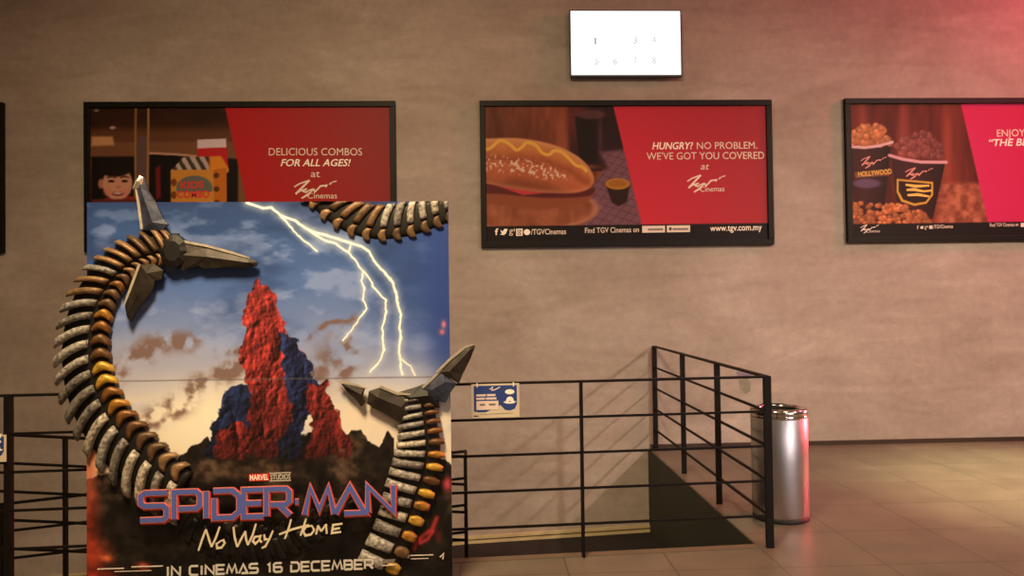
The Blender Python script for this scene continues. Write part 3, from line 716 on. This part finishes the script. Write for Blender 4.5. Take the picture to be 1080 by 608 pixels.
# ------------------------------------------------------------------ notice on the railing
def rail_plane(off): 
    return Plane(Vector((0, rail_y(0), 0))-ndir*off, tdir, (0, 0, 1))
NP = rail_plane(.035)
def notice(px0, px1, py0, py1, label, full):
    c = NP.pt(*NP.uv((px0+px1)/2, py1))
    t = thing('notice_sign', label, 'sign', c, 'blue notices tied to the railing')
    a0, b0 = NP.uv(px0, py1); a1, b1 = NP.uv(px1, py0); w, h = a1-a0, b1-b0
    Q = lambda u, v: (a0+w*u, b0+h*v)
    def blob(pts, m, nm, c0, c1):
        bm = bmesh.new(); plane_prism(bm, NP, [Q(*p) for p in pts], c0, c1); return bm_link(nm, bm, m, t, origin=c)
    blob([(0, 0), (1, 0), (1, 1), (0, 1)], M['card'], 'board', -.004, 0)
    blob([(.05, .2), (.16, .17), (.3, .17), (.4, .24), (.52, .33), (.6, .37), (.7, .22), (.8, .2), (.9, .25), (.95, .4), (.95, .95), (.05, .95)], M['blueink'], 'blue_field', .0003, .001)
    blob([(.1, .24), (.56, .24), (.56, .5), (.1, .5)], M['softwhite'], 'white_box', .0012, .0016)
    for (u0, v0, u1, v1) in ((.1, .64, .3, .70), (.32, .64, .5, .70), (.1, .54, .28, .60), (.3, .54, .52, .60)):
        blob([(u0, v0), (u1, v0), (u1, v1), (u0, v1)], M['softwhite'], 'print_line', .0012, .0016)
    for (u0, v0, u1, v1) in ((.17, .36, .28, .42), (.36, .36, .5, .42)): blob([(u0, v0), (u1, v0), (u1, v1), (u0, v1)], M['grey'], 'print_line', .0017, .002)
    blob([(.04, .05), (.14, .05), (.14, .075), (.04, .075)], M['blackink'], 'print_line', .0012, .0016)
    blob([(.16, .1), (.86, .12), (.86, .13), (.16, .11)], M['grey'], 'print_line', .0012, .0016)
    blob([(.8+.1*math.cos(x), .755+.075*math.sin(x)) for x in np.linspace(0, 2*math.pi, 18, endpoint=False)], M['white'], 'emblem', .0012, .0016)
    blob([(.66, .46), (.72, .41), (.8, .4), (.88, .41), (.94, .46), (.88, .48), (.87, .56), (.83, .61), (.77, .61), (.73, .56), (.72, .48)], M['white'], 'emblem', .0012, .0016)
    blob([(.78, .45), (.82, .45), (.82, .48), (.78, .48)], M['blueink'], 'emblem', .0017, .002)
    tp = [Q(.38+.22*u, .79+.12*v) for u, v in ((0, .4), (.3, 1), (.2, .2), (.5, .3), (1, .95))]
    bm = bmesh.new(); ribbon(bm, NP, tp, .006, .001, .0016); bm_link('logo', bm, M['softwhite'], t, origin=c)
    for u in (.12, .88):
        bm = bmesh.new(); obox(bm, NP.pt(*Q(u, .97), -.005), NP.ex*.003, NP.ez*.012, NP.n*.0075); bm_link('cable_tie', bm, M['white'], t, origin=c)
    return t
notice(497.5, 547.5, 404.5, 441.5, 'small blue and white notice hung on the railing just right of the standee', True)
notice(-43, 6.5, 459, 489, 'blue and white notice on the railing, cut off by the left edge', True)

# ------------------------------------------------------------------ the standee
def S3(px, py, Z=0): return on_z(px, py, Z)
BLp, BRp = S3(91.3, 639), S3(477.6, 622)
sx = (BRp-BLp); SWd = sx.length; sx.normalize()
back = Vector((-sx.y, sx.x, 0)); lean = math.radians(.6)
sz = (Vector((0, 0, 1))*math.cos(lean)+back*math.sin(lean))
ST = Plane(BLp, sx, sz)
SH = (ST.uv(94, 213)[1]+ST.uv(473, 213)[1])/2
print('standee', BLp, BRp, SWd, SH, ST.uv(94, 213), ST.uv(473, 213))
std = thing('cinema_standee', 'large cardboard film standee with stormy sky and jointed metal arms before the railing', 'standee', (BLp+BRp)/2)
so = std.location
def sobj(name, bm, m, parent=std, smooth=False, bevel=0.0): return bm_link(name, bm, m, parent, smooth, so, bevel)
SEAM = ST.uv(285, 401)[1]
bm = bmesh.new()
for b0, b1 in ((0, SEAM-.0015), (SEAM+.0015, SH)):
    plane_prism(bm, ST, [(0, b0), (SWd, b0), (SWd, b1), (0, b1)], -.045, -.001)
sobj('board', bm, M['card'])
bm = bmesh.new()
for a in (SWd*.25, SWd*.75):
    pr = [ST.pt(a-.01, .002, -.045), ST.pt(a-.01, 1.2, -.045), ST.pt(a-.01, .002, -.20)]
    q = [p+ST.ex*.02 for p in pr]
    for p in pr+q: p.z = max(p.z, .001)
    v = [bm.verts.new(p) for p in pr+q]
    for f in ((0,1,2),(3,5,4),(0,3,4,1),(1,4,5,2),(2,5,3,0)): bm.faces.new([v[i] for i in f])
sobj('easel_strut', bm, M['card'])

BOLT = [([(258, 214), (276, 220), (283, 219), (294.5, 228), (308, 233), (319, 241), (330, 246), (342, 249), (368.5, 257.5), (380, 261), (388, 267), (394, 279), (401, 286), (413, 299), (417, 312), (418, 322), (421, 334), (420, 345), (422, 358), (419.5, 374), (423, 397)], 1.35),
        ([(319, 241), (339, 254), (352, 258), (365, 267), (373, 276), (380, 287), (389, 297), (391.5, 303.5), (405, 318), (406, 331), (402, 345), (401, 358), (404, 370), (400, 381), (388, 394)], 1.1),
        ([(380, 287), (379, 297), (382, 305), (381, 316), (384, 327), (372, 345), (360, 361)], .8), ([(294.5, 228), (306, 243), (317.5, 254), (332, 266)], .8), ([(368.5, 257.5), (366, 266)], .7),
        ([(421, 380), (432, 388), (437, 398)], .7)]
def paint_storm(X, Y):
    c1 = fbm(X, Y, 70, 6, 41, .8, 1.6); c2 = fbm(X, Y, 26, 5, 42, .7, 1.5)
    yy = Y+(c1-.5)*60
    img = ramp(yy, [(205, (28, 46, 76)), (250, (50, 75, 114)), (300, (76, 100, 142)), (350, (112, 126, 158)), (390, (158, 156, 166)), (430, (212, 196, 166)), (475, (226, 206, 164))])
    img = lay(img, np.clip(sst(.52, .72, c2)*sst(190, 260, Y)*.55, 0, 1), (150, 160, 184))
    img = lay(img, np.clip(sst(.5, .75, 1-c1)*.5, 0, 1)*(1-sst(300, 380, Y)), (30, 46, 78))
    img = lay(img, np.clip(sst(370, 470, X+(c1-.5)*60)*(1-sst(330, 420, Y+(c2-.5)*40)), 0, 1)*.85, (44, 66, 118))
    img = lay(img, sst(440, 470, X)*(1-sst(370, 440, Y))*.7, (42, 62, 116))
    img = lay(img, np.clip(gauss(X, Y, 170, 385, 70, 26)*.7, 0, 1), (158, 152, 158))
    img = lay(img, np.clip(gauss(X, Y, 215, 445, 75, 38)*1.1, 0, 1), (238, 220, 180))
    img = lay(img, np.clip(gauss(X, Y, 400, 440, 70, 36)*1.1, 0, 1), (232, 208, 168))
    img = lay(img, np.clip(gauss(X, Y, 455, 470, 16, 40), 0, 1)*.8, (228, 210, 178))
    # smoke trails
    for pts, w, k in (([(118, 396), (140, 378), (165, 366), (205, 362)], 9, .6), ([(140, 462), (175, 432), (205, 408), (240, 392)], 10, .65), ([(232, 374), (262, 372)], 5, .4),
                      ([(370, 340), (366, 372), (362, 402)], 7, .55), ([(318, 360), (345, 345), (368, 342)], 3, .5), ([(330, 400), (340, 380), (350, 372)], 14, .35)):
        d = seg_d(X+(c2-.5)*22, Y+(c1-.5)*22, pts)
        img = lay(img, np.clip(np.exp(-(d/w)**2)*k*(2.6*sst(.3, .72, fbm(X, Y, 11, 5, 48))), 0, .85), (112, 82, 66))
    img = lay(img, np.clip(gauss(X, Y, 100, 470, 40, 28), 0, 1)*.7, (206, 128, 74))
    # far ridge and rubble ground
    gp = [(80, 512), (96, 506), (118, 503), (150, 492), (185, 486), (205, 470), (216, 464), (226, 474), (236, 484), (254, 470), (258, 462), (272, 463), (300, 466), (322, 458), (345, 452), (360, 468), (368, 456), (378, 454), (386, 468), (398, 474), (406, 458), (414, 464), (412, 480), (430, 492), (455, 478), (466, 486), (490, 500), (490, 660), (80, 660)]
    gx = [p[0] for p in gp[:-2]]; gy = [p[1] for p in gp[:-2]]
    gb = np.interp(X, gx, gy)+(fbm(X, Y, 8, 3, 44)-.5)*8
    gm = sst(-1, 1, Y-gb); r1 = fbm(X, Y, 24, 6, 45, 1, 1.3); r2 = fbm(X, Y, 7, 4, 46)
    g = ramp(r1*.7+r2*.3, [(.3, (14, 10, 8)), (.5, (34, 25, 18)), (.62, (70, 52, 36)), (.75, (104, 80, 56))])
    g = g*(1-.62*sst(505, 560, Y))[..., None]
    img = lay(img, gm, g)
    img = lay(img, gm*np.clip(gauss(X, Y, 120, 512, 40, 12), 0, 1)*.6, (112, 92, 76))
    # a broken outcrop of red and blue rock
    wx = X+(fbm(X, Y, 9, 4, 61)-.5)*14; wy = Y+(fbm(X, Y, 9, 4, 62)-.5)*14
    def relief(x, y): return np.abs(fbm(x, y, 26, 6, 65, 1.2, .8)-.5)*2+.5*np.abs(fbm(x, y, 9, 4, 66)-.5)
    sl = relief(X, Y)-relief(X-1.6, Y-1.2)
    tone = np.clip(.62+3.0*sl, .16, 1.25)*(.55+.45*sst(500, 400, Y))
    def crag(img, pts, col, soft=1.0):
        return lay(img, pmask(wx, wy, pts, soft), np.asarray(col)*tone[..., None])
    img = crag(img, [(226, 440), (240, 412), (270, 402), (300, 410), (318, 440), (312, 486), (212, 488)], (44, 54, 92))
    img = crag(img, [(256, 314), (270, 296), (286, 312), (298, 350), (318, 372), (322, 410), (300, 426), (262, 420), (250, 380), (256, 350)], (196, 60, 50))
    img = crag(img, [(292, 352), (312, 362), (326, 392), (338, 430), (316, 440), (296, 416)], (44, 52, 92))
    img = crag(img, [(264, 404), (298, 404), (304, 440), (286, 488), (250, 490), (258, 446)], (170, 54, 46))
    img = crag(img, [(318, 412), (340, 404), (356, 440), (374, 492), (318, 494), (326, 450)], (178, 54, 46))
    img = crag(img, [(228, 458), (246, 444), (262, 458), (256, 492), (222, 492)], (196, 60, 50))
    img = lay(img, gm*sst(474, 490, Y+(r2-.5)*26), g)
    # fires
    for cx, cy, sx_, sy_, k, col in ((94, 560, 10, 60, .75, (150, 40, 24)), (100, 585, 16, 16, .6, (196, 70, 34)), (112, 590, 6, 4, .9, (236, 110, 60)), (150, 598, 7, 4, .8, (226, 96, 60)), (98, 612, 24, 12, .7, (190, 50, 30)),
                                   (94, 500, 8, 40, .6, (200, 96, 56)), (462, 566, 4, 6, .3, (230, 60, 50)), (472, 512, 5, 7, .8, (224, 70, 70)), (468, 344, 2.5, 4, .8, (226, 120, 120)), (466, 352, 3, 3, .8, (226, 110, 110))):
        img = lay(img, np.clip(gauss(X, Y, cx, cy, sx_, sy_)*(.55+r2)*k, 0, 1), col)
    for pts, w in (([(460, 548), (455, 560), (446, 565), (438, 574), (436, 580)], 2.6), ([(442, 574), (450, 570), (456, 562)], 2)):
        img = lay(img, np.exp(-(seg_d(X, Y, pts)/w)**2)*.8, (196, 48, 42))
    for pts, w in BOLT:
        d = seg_d(X+(fbm(X, Y, 6, 2, 50)-.5)*3, Y, pts)
        img = lay(img, np.exp(-(d/(w*4.2))**2)*.42, (206, 206, 190)); img = lay(img, 1-sst(w*.55, w*1.25, d), (252, 244, 208))
    # fold crease between the boards, its darkening painted into the ink
    img = lay(img, (1-sst(.5, 1.1, np.abs(Y-(404-(X-93)*.012))))*.55, (96, 84, 76))
    return img
art_mesh('storm_print', ST, std, (0, 0, SWd, SH), [(94, 213), (473, 213), (477.6, 622), (91.3, 639)], 500, 540, paint_storm, M['standprint'], .0)

# --- jointed metal arms, built in relief on the boards
MPP = (Vector(ST.uv(300, 400))-Vector(ST.uv(200, 400))).length/100
def path_sampler(pts):
    p = np.array([(*ST.uv(x, y), w*MPP) for x, y, w in pts])
    # Catmull-Rom resample
    out = []
    q = np.vstack([2*p[0]-p[1], p, 2*p[-1]-p[-2]])
    for i in range(1, len(q)-2):
        for t in np.linspace(0, 1, 24, endpoint=False):
            a, b, c, d = q[i-1], q[i], q[i+1], q[i+2]
            out.append(.5*((2*b)+(c-a)*t+(2*a-5*b+4*c-d)*t*t+(3*b-a-3*c+d)*t**3))
    out.append(p[-1]); out = np.array(out)
    s = np.concatenate([[0], np.cumsum(np.hypot(*np.diff(out[:, :2], axis=0).T))])
    def at(t):
        x = np.interp(t, s, out[:, 0]); y = np.interp(t, s, out[:, 1]); w = np.interp(t, s, out[:, 2])
        e = .004; dx = np.interp(t+e, s, out[:, 0])-np.interp(t-e, s, out[:, 0]); dy = np.interp(t+e, s, out[:, 1])-np.interp(t-e, s, out[:, 1])
        l = math.hypot(dx, dy) or 1; return x, y, w, dx/l, dy/l
    return at, s[-1]
def clampab(a, b, clip):
    if clip: a = min(max(a, 0.002), SWd-.002); b = min(max(b, 0.0), SH-.002)
    return a, b
def arm(pts, pitch, c0, hgt, flip, mats_fn, clip=False, skew=.22, label=None):
    """pts run from the claw to the tail; flip=+1 puts the big outer plates on the left of travel"""
    at, Ltot = path_sampler(pts)
    bm = bmesh.new(); rows = []; n = int(Ltot/.02)
    for i in range(n+1):
        x, y, w, tx, ty = at(Ltot*i/n); nx, ny = -ty*flip, tx*flip; row = []
        for j in range(9):
            u = -1+2*j/8; a, b = clampab(x+nx*u*w*.40, y+ny*u*w*.40, clip)
            row.append(bm.verts.new(ST.pt(a, b, c0+hgt*.34*math.sqrt(max(0, 1-u*u)))))
        bk = [bm.verts.new(ST.pt(*clampab(x+nx*u*w*.40, y+ny*u*w*.40, clip), c0-.012)) for u in (1, -1)]
        rows.append(row+bk)
    for r0, r1 in zip(rows, rows[1:]):
        for j in range(11): bm.faces.new((r0[j], r0[(j+1) % 11], r1[(j+1) % 11], r1[j]))
    bm.faces.new(rows[0]); bm.faces.new(rows[-1][::-1])
    A = sobj('metal_arm', bm, M['core'], smooth=True)
    if label: A['label'] = label
    k = 0; t = .01
    while t < Ltot-.005:
        x, y, w, tx, ty = at(t); nx, ny = -ty*flip, tx*flip
        pl = pitch(t/Ltot)
        mo, mi = mats_fn(t/Ltot, k)
        for (u0, u1, m, nm, lift, lenf) in ((-.22, 1.04, mo, 'outer_plate', 1.0, .82), (-.99, -.30, mi, 'inner_plate', .78, .60)):
            bm = bmesh.new(); nu, nv = 9, 6; g = []
            for i in range(nu+1):
                f = (0, .03, .14, .28, .42, .56, .70, .84, .97, 1)[i]; u = u0+(u1-u0)*f; row = []
                bow = math.sin(f*math.pi)
                for j in range(nv+1):
                    v = (-1, -.95, -.62, 0, .62, .95, 1)[j]
                    s_ = v*.5*pl*lenf*(.6+.4*bow if nm == 'inner_plate' else (.66+.12*f+.08*math.sin(k*2.1)*f))+skew*w*(.75*f**1.6 if nm == 'outer_plate' else -.22*bow)
                    a, b = x+nx*u*w*.5+tx*s_, y+ny*u*w*.5+ty*s_
                    a, b = clampab(a, b, clip)
                    ed = math.sqrt(max(0, 1-abs(v)**5)); cap = math.sqrt(max(0, 1-abs(2*f-1)**4))
                    z = c0+hgt*lift*(.42+.58*math.sqrt(max(0, 1-(u*.93)**2)))*(.55+.45*ed)*(.62+.38*cap)
                    if i in (0, nu) or j in (0, nv): z = c0-.002
                    row.append(bm.verts.new(ST.pt(a, b, z)))
                g.append(row)
            for i in range(nu):
                for j in range(nv): bm.faces.new((g[i][j], g[i+1][j], g[i+1][j+1], g[i][j+1]))
            sobj(nm, bm, m, A, smooth=True)
        t += pl; k += 1
    return A
rr = random.Random(3)
def mats_left(f, k):
    if f < .16: return rr.choice(M['bronze']), rr.choice(M['bronze'])
    if f < .34: return rr.choice(M['outer'][:3]+M['bronze'][2:]), rr.choice(M['bronze']+M['brass'][1:2])
    return rr.choice(M['outer']), rr.choice(M['brass'] if f < .78 else M['brass'][1:3]+M['bronze'])
A1 = arm([(190, 262, 40), (165, 263, 40), (140, 272, 43), (116, 292, 47), (99, 320, 51), (91, 352, 55), (91, 386, 58), (98, 416, 61), (113, 446, 64), (136, 474, 66), (164, 500, 64), (190, 518, 58)],
         lambda f: .048+.028*min(1, max(0, (f-.12)/.3))+.008*f, .012, .058, -1, mats_left, skew=.50, label='long curved arm sweeping down the left side')
A2 = arm([(440, 418, 42), (441, 432, 44), (443, 450, 48), (444, 472, 53), (440, 496, 56), (432, 520, 54), (424, 545, 50), (412, 572, 48), (398, 600, 46)],
         lambda f: .040+.062*f, .012, .048, -1, lambda f, k: (rr.choice(M['outer']), rr.choice(M['brass']+M['bronze'][:1])), skew=.06, label='shorter arm rising at the lower right')
A3 = arm([(332, 196, 40), (350, 216, 40), (372, 230, 41), (400, 236, 42), (432, 232, 42), (460, 222, 42), (486, 212, 42)],
         lambda f: .070, .004, .026, +1, lambda f, k: (rr.choice(M['bronze'] if f < .45 else M['outer']), rr.choice(M['bronze'])), clip=True, skew=.3, label='arm crossing the upper right corner')
A4 = arm([(186, 532, 38), (206, 552, 42), (236, 568, 44), (270, 574, 42), (310, 566, 38), (346, 546, 32), (372, 530, 26)], lambda f: .062, .002, .012, -1, lambda f, k: (M['core'], M['gun']), clip=True, label='dark arm behind the title')

def blade(parent, pts, m, hgt, c0, ridge, name='claw_blade', strip=None, inner=None):
    P_ = [Vector(ST.uv(*q)) for q in pts]; bm = bmesh.new()
    lo = [bm.verts.new(ST.pt(p.x, p.y, c0)) for p in P_]; mid = [bm.verts.new(ST.pt(p.x, p.y, c0+hgt*.5)) for p in P_]
    rg = [Vector(ST.uv(*q)) for q in ridge]; ctr = [bm.verts.new(ST.pt(p.x, p.y, c0+hgt)) for p in rg]
    bm.faces.new(lo[::-1]); n = len(P_)
    for i in range(n): bm.faces.new((lo[i], lo[(i+1) % n], mid[(i+1) % n], mid[i]))
    near = [min(range(len(rg)), key=lambda k: (rg[k]-p).length) for p in P_]
    for i in range(n):
        j = (i+1) % n
        if near[i] == near[j]: bm.faces.new((mid[i], mid[j], ctr[near[i]]))
        else:
            st = 1 if near[j] > near[i] else -1
            bm.faces.new((mid[i], mid[j], ctr[near[i]]))
            for k in range(near[i], near[j], st):
                try: bm.faces.new((mid[j], ctr[k+st], ctr[k]))
                except ValueError: pass
    o = sobj(name, bm, m, parent)
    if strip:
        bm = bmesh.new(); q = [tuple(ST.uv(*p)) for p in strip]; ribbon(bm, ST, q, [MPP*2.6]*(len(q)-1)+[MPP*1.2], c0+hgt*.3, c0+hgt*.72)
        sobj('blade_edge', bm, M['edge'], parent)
    return o
c0 = .03
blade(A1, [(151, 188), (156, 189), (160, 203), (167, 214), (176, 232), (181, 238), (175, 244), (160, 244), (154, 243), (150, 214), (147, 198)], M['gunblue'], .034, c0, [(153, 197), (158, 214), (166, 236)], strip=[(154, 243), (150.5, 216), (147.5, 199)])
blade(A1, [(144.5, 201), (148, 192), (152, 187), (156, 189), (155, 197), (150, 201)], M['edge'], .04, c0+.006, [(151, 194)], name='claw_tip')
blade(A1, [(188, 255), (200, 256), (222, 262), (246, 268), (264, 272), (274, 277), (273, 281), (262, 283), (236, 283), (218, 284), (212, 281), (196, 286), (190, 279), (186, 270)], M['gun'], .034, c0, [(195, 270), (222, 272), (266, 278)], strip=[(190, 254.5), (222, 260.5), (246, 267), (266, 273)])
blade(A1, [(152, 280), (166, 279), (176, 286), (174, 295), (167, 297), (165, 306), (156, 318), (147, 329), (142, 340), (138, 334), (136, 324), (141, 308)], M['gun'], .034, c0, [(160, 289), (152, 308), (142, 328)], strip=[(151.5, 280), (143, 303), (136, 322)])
bm = bmesh.new(); cc = Vector(ST.uv(187, 266))
ring0 = [bm.verts.new(ST.pt(cc.x+MPP*(13 if i % 2 else 14.5)*math.cos(t), cc.y+MPP*18*math.sin(t), .005)) for i, t in enumerate(np.linspace(0, 2*math.pi, 20, endpoint=False))]
ring1 = [bm.verts.new(v.co+ST.n*.055) for v in ring0]; ring2 = [bm.verts.new(ST.pt(cc.x, cc.y, .06).lerp(v.co, .6)+ST.n*.012) for v in ring1]
bm.faces.new(ring0[::-1]); bm.faces.new(ring2)
for a, b in ((ring0, ring1), (ring1, ring2)):
    for i in range(20): bm.faces.new((a[i], a[(i+1) % 20], b[(i+1) % 20], b[i]))
sobj('claw_hub', bm, M['core'], A1)
# right claw
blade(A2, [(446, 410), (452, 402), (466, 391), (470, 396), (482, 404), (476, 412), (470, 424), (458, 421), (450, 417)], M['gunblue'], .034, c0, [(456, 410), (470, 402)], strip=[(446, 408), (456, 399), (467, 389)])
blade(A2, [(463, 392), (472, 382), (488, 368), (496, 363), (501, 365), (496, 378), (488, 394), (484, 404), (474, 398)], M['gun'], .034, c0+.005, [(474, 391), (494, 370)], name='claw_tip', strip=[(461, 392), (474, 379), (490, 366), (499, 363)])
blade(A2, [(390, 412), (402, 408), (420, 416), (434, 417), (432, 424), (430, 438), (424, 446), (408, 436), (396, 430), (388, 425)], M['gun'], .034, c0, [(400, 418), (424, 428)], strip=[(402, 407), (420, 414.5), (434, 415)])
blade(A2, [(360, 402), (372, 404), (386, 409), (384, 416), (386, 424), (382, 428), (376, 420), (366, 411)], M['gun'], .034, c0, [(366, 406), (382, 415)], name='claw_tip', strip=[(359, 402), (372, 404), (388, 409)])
blade(A2, [(420, 414), (440, 408), (450, 404), (462, 418), (464, 430), (444, 428), (424, 430)], M['core'], .06, .005, [(434, 418), (452, 416)], name='claw_hub')

# --- title lettering
TT = [('S', 0, .104), ('P', .127, .232), ('I', .238, .272), ('D', .282, .386), ('E', .398, .478), ('R', .486, .582), ('-', .601, .619), ('M', .640, .758), ('A', .762, .880), ('N', .888, 1.0)]
tl, tr = (155, 544.5), (417.5, 535.5)
stroke_word(ST, std, TT, TECH, tl, tr, 28, M['titlered'], 8.0, 'title_shadow', .070, .078, shift=(.3, -1.2))
stroke_word(ST, std, TT, TECH, tl, tr, 28, M['titleedge'], 6.6, 'title_outline', .078, .084)
stroke_word(ST, std, TT, TECH, tl, tr, 28, M['titleblue'], 4.9, 'title', .084, .0855)
# hand-lettered second line: strokes in photo points
def hand(strokes, name, m, w, c=.072):
    bm = bmesh.new()
    for k, st in enumerate(strokes):
        q = [ST.uv(130+x/3.086, 480+y/3.086) for x, y in st]; n = len(q)
        ribbon(bm, ST, q, [w*MPP*(.75+.5*math.sin(math.pi*(i+.6)/(n+.2))) for i in range(n)], c-.004, c+k*4e-5)
    return sobj(name, bm, m)
hand([[(260, 298), (272, 262), (284, 230)], [(284, 230), (294, 262), (302, 286)], [(302, 286), (316, 256), (328, 222)],
      [(330, 268), (318, 276), (320, 290), (334, 288), (344, 274), (340, 264), (328, 268)],
      [(372, 222), (376, 256), (384, 286)], [(384, 286), (398, 258), (410, 236)], [(410, 236), (412, 260), (418, 280)], [(418, 280), (434, 246), (444, 212)],
      [(456, 252), (440, 254), (434, 268), (442, 276), (454, 264), (460, 248)], [(456, 252), (456, 264), (462, 272)],
      [(470, 246), (472, 262), (482, 262)], [(498, 234), (488, 258), (474, 284), (462, 290)]], 'subtitle', M['cream'], 1.75)
hand([[(556, 198), (548, 228), (536, 260)], [(604, 196), (594, 226), (586, 250)], [(518, 246), (560, 230), (612, 216)],
      [(622, 218), (604, 222), (594, 236), (602, 250), (620, 246), (630, 232), (622, 218)],
      [(636, 246), (642, 218)], [(642, 218), (652, 236)], [(652, 236), (668, 214)], [(668, 214), (670, 244)],
      [(720, 212), (690, 216), (686, 242), (716, 238)], [(690, 230), (712, 226)]], 'subtitle', M['cream'], 1.75)
# release line
words = ['IN', 'CINEMAS', '16', 'DECEMBER']; wd = {'I': .35, '1': .55, 'M': 1.15, 'N': 1.0}; GAPW = .55+.22
tot = sum(wd.get(ch, .95)+.22 for ch in ''.join(words))-.22+GAPW*3; x = 0
for wdw in words:
    gl = []
    for ch in wdw:
        w_ = wd.get(ch, .95); gl.append((ch, x/tot, (x+w_)/tot)); x += w_+.22
    x += GAPW
    stroke_word(ST, std, gl, TECH, (181.5, 602.3), (395, 594.6), 9.2, M['silver'], 2.0, 'release_line', .074, .078)
# studio mark
q = [(266.5, 504.8), (287.5, 504.0), (287.5, 496.6), (266.5, 497.4)]
bm = bmesh.new(); plane_prism(bm, ST, [ST.uv(*p) for p in q], .066, .07); sobj('studio_mark', bm, M['redink'])
lettering(ST, std, 'MARVEL', (267.5, 503.7), (286.8, 503.0), 5.4, M['white'], 'studio_lettering', offset=.02, c=.0706)
lettering(ST, std, 'STUDIOS', (288.8, 503.2), (309.5, 502.4), 5.4, M['silver'], 'studio_lettering', offset=.012, c=.0706)
for yy in ((504.6, 503.8), (496.4, 495.6)):
    bm = bmesh.new(); ribbon(bm, ST, [ST.uv(288, yy[0]), ST.uv(310, yy[1])], .7*MPP, .068, .0704); sobj('studio_lettering', bm, M['silver'])
# small print
for x0, x1, y, w in ((103, 131, 600.5, 1.1), (139, 172, 598.2, 1.1), (121, 160, 603.2, .6), (431, 457, 586.2, 1.0), (433, 452, 589.8, .7)):
    bm = bmesh.new(); ribbon(bm, ST, [ST.uv(x0, y), ST.uv(x1, y-(x1-x0)*.03)], w*MPP, .002, .004); sobj('small_print', bm, M['softwhite'])
bm = bmesh.new(); plane_prism(bm, ST, [ST.uv(*p) for p in ((428, 589), (432, 588.8), (432, 584.6), (428, 584.8))], .002, .004); sobj('small_print', bm, M['softwhite'])
bm = bmesh.new(); plane_prism(bm, ST, [ST.uv(*p) for p in ((404, 590.5), (416, 590), (418, 586), (405, 586.5))], .062, .066); sobj('small_print', bm, M['grey'])
bm = bmesh.new(); ribbon(bm, ST, [ST.uv(404, 592.5), ST.uv(419, 591.8)], .9*MPP, .062, .066); sobj('small_print', bm, M['softwhite'])
bm = bmesh.new(); ribbon(bm, ST, [ST.uv(464, 588), ST.uv(468, 584), ST.uv(467, 590)], 1.4*MPP, .002, .004); sobj('small_print', bm, M['softwhite'])

# ------------------------------------------------------------------ light
def area(name, loc, target, size, power, col, spread=180):
    l = bpy.data.lights.new(name, 'AREA'); l.size = size; l.energy = power; l.color = col; l.spread = math.radians(spread)
    o = bpy.data.objects.new(name, l); C.objects.link(o); o.location = loc
    o.rotation_euler = (Vector(target)-Vector(loc)).to_track_quat('-Z', 'Y').to_euler(); return o
def spot(name, loc, target, ang, power, col, blend=.6, rad=.08):
    l = bpy.data.lights.new(name, 'SPOT'); l.spot_size = math.radians(ang); l.spot_blend = blend; l.energy = power; l.color = col; l.shadow_soft_size = rad
    o = bpy.data.objects.new(name, l); C.objects.link(o); o.location = loc
    o.rotation_euler = (Vector(target)-Vector(loc)).to_track_quat('-Z', 'Y').to_euler(); return o
spot('ceiling_spotlight', (6.6, .8, 4.6), (5.0, 7.4, -.5), 82, 1720, (1.0, .77, .56), 1.0, .10)
spot('ceiling_spotlight', (5.0, 5.5, 4.8), (4.7, 5.6, 0), 46, 2500, (1.0, .90, .48), 1.0, .08)
area('ceiling_panel', (-1.2, 1.0, 5.4), (-1.0, 4.6, .6), 1.2, 195, (1.0, .74, .41), 110)
area('ceiling_panel', (3.0, 2.0, 5.6), (3.0, 5.6, .6), 1.2, 40, (1.0, .76, .54), 140)
area('neon_sign', (8.6, 5.6, 5.8), (5.0, 7.45, 4.8), 1.2, 330, (1.0, .10, .16))
area('neon_sign', (6.6, 6.1, 1.1), (2.0, 5.0, .5), 1.2, 15, (1.0, .10, .12), 34)
area('bin_reflection_light', (4.7, -.5, 1.4), (2.0, 5.0, .4), 2.0, 9, (1.0, .84, .82), 60)  # added source behind the camera, there to be reflected in the steel bin
area('bin_reflection_light', (3.2, -2.4, 1.4), (2.0, 5.0, .4), .5, 3, (1.0, .84, .86), 60)  # second, smaller source added for the bin's reflections
w = bpy.data.worlds.new('world'); SC.world = w; w.use_nodes = True
bg = w.node_tree.nodes['Background']; bg.inputs[0].default_value = (.62, .40, .20, 1); bg.inputs[1].default_value = .24
vs = SC.view_settings; vs.view_transform = 'Standard'; vs.look = 'None'; vs.exposure = 0.0; vs.gamma = 1.0; vs.use_curve_mapping = False
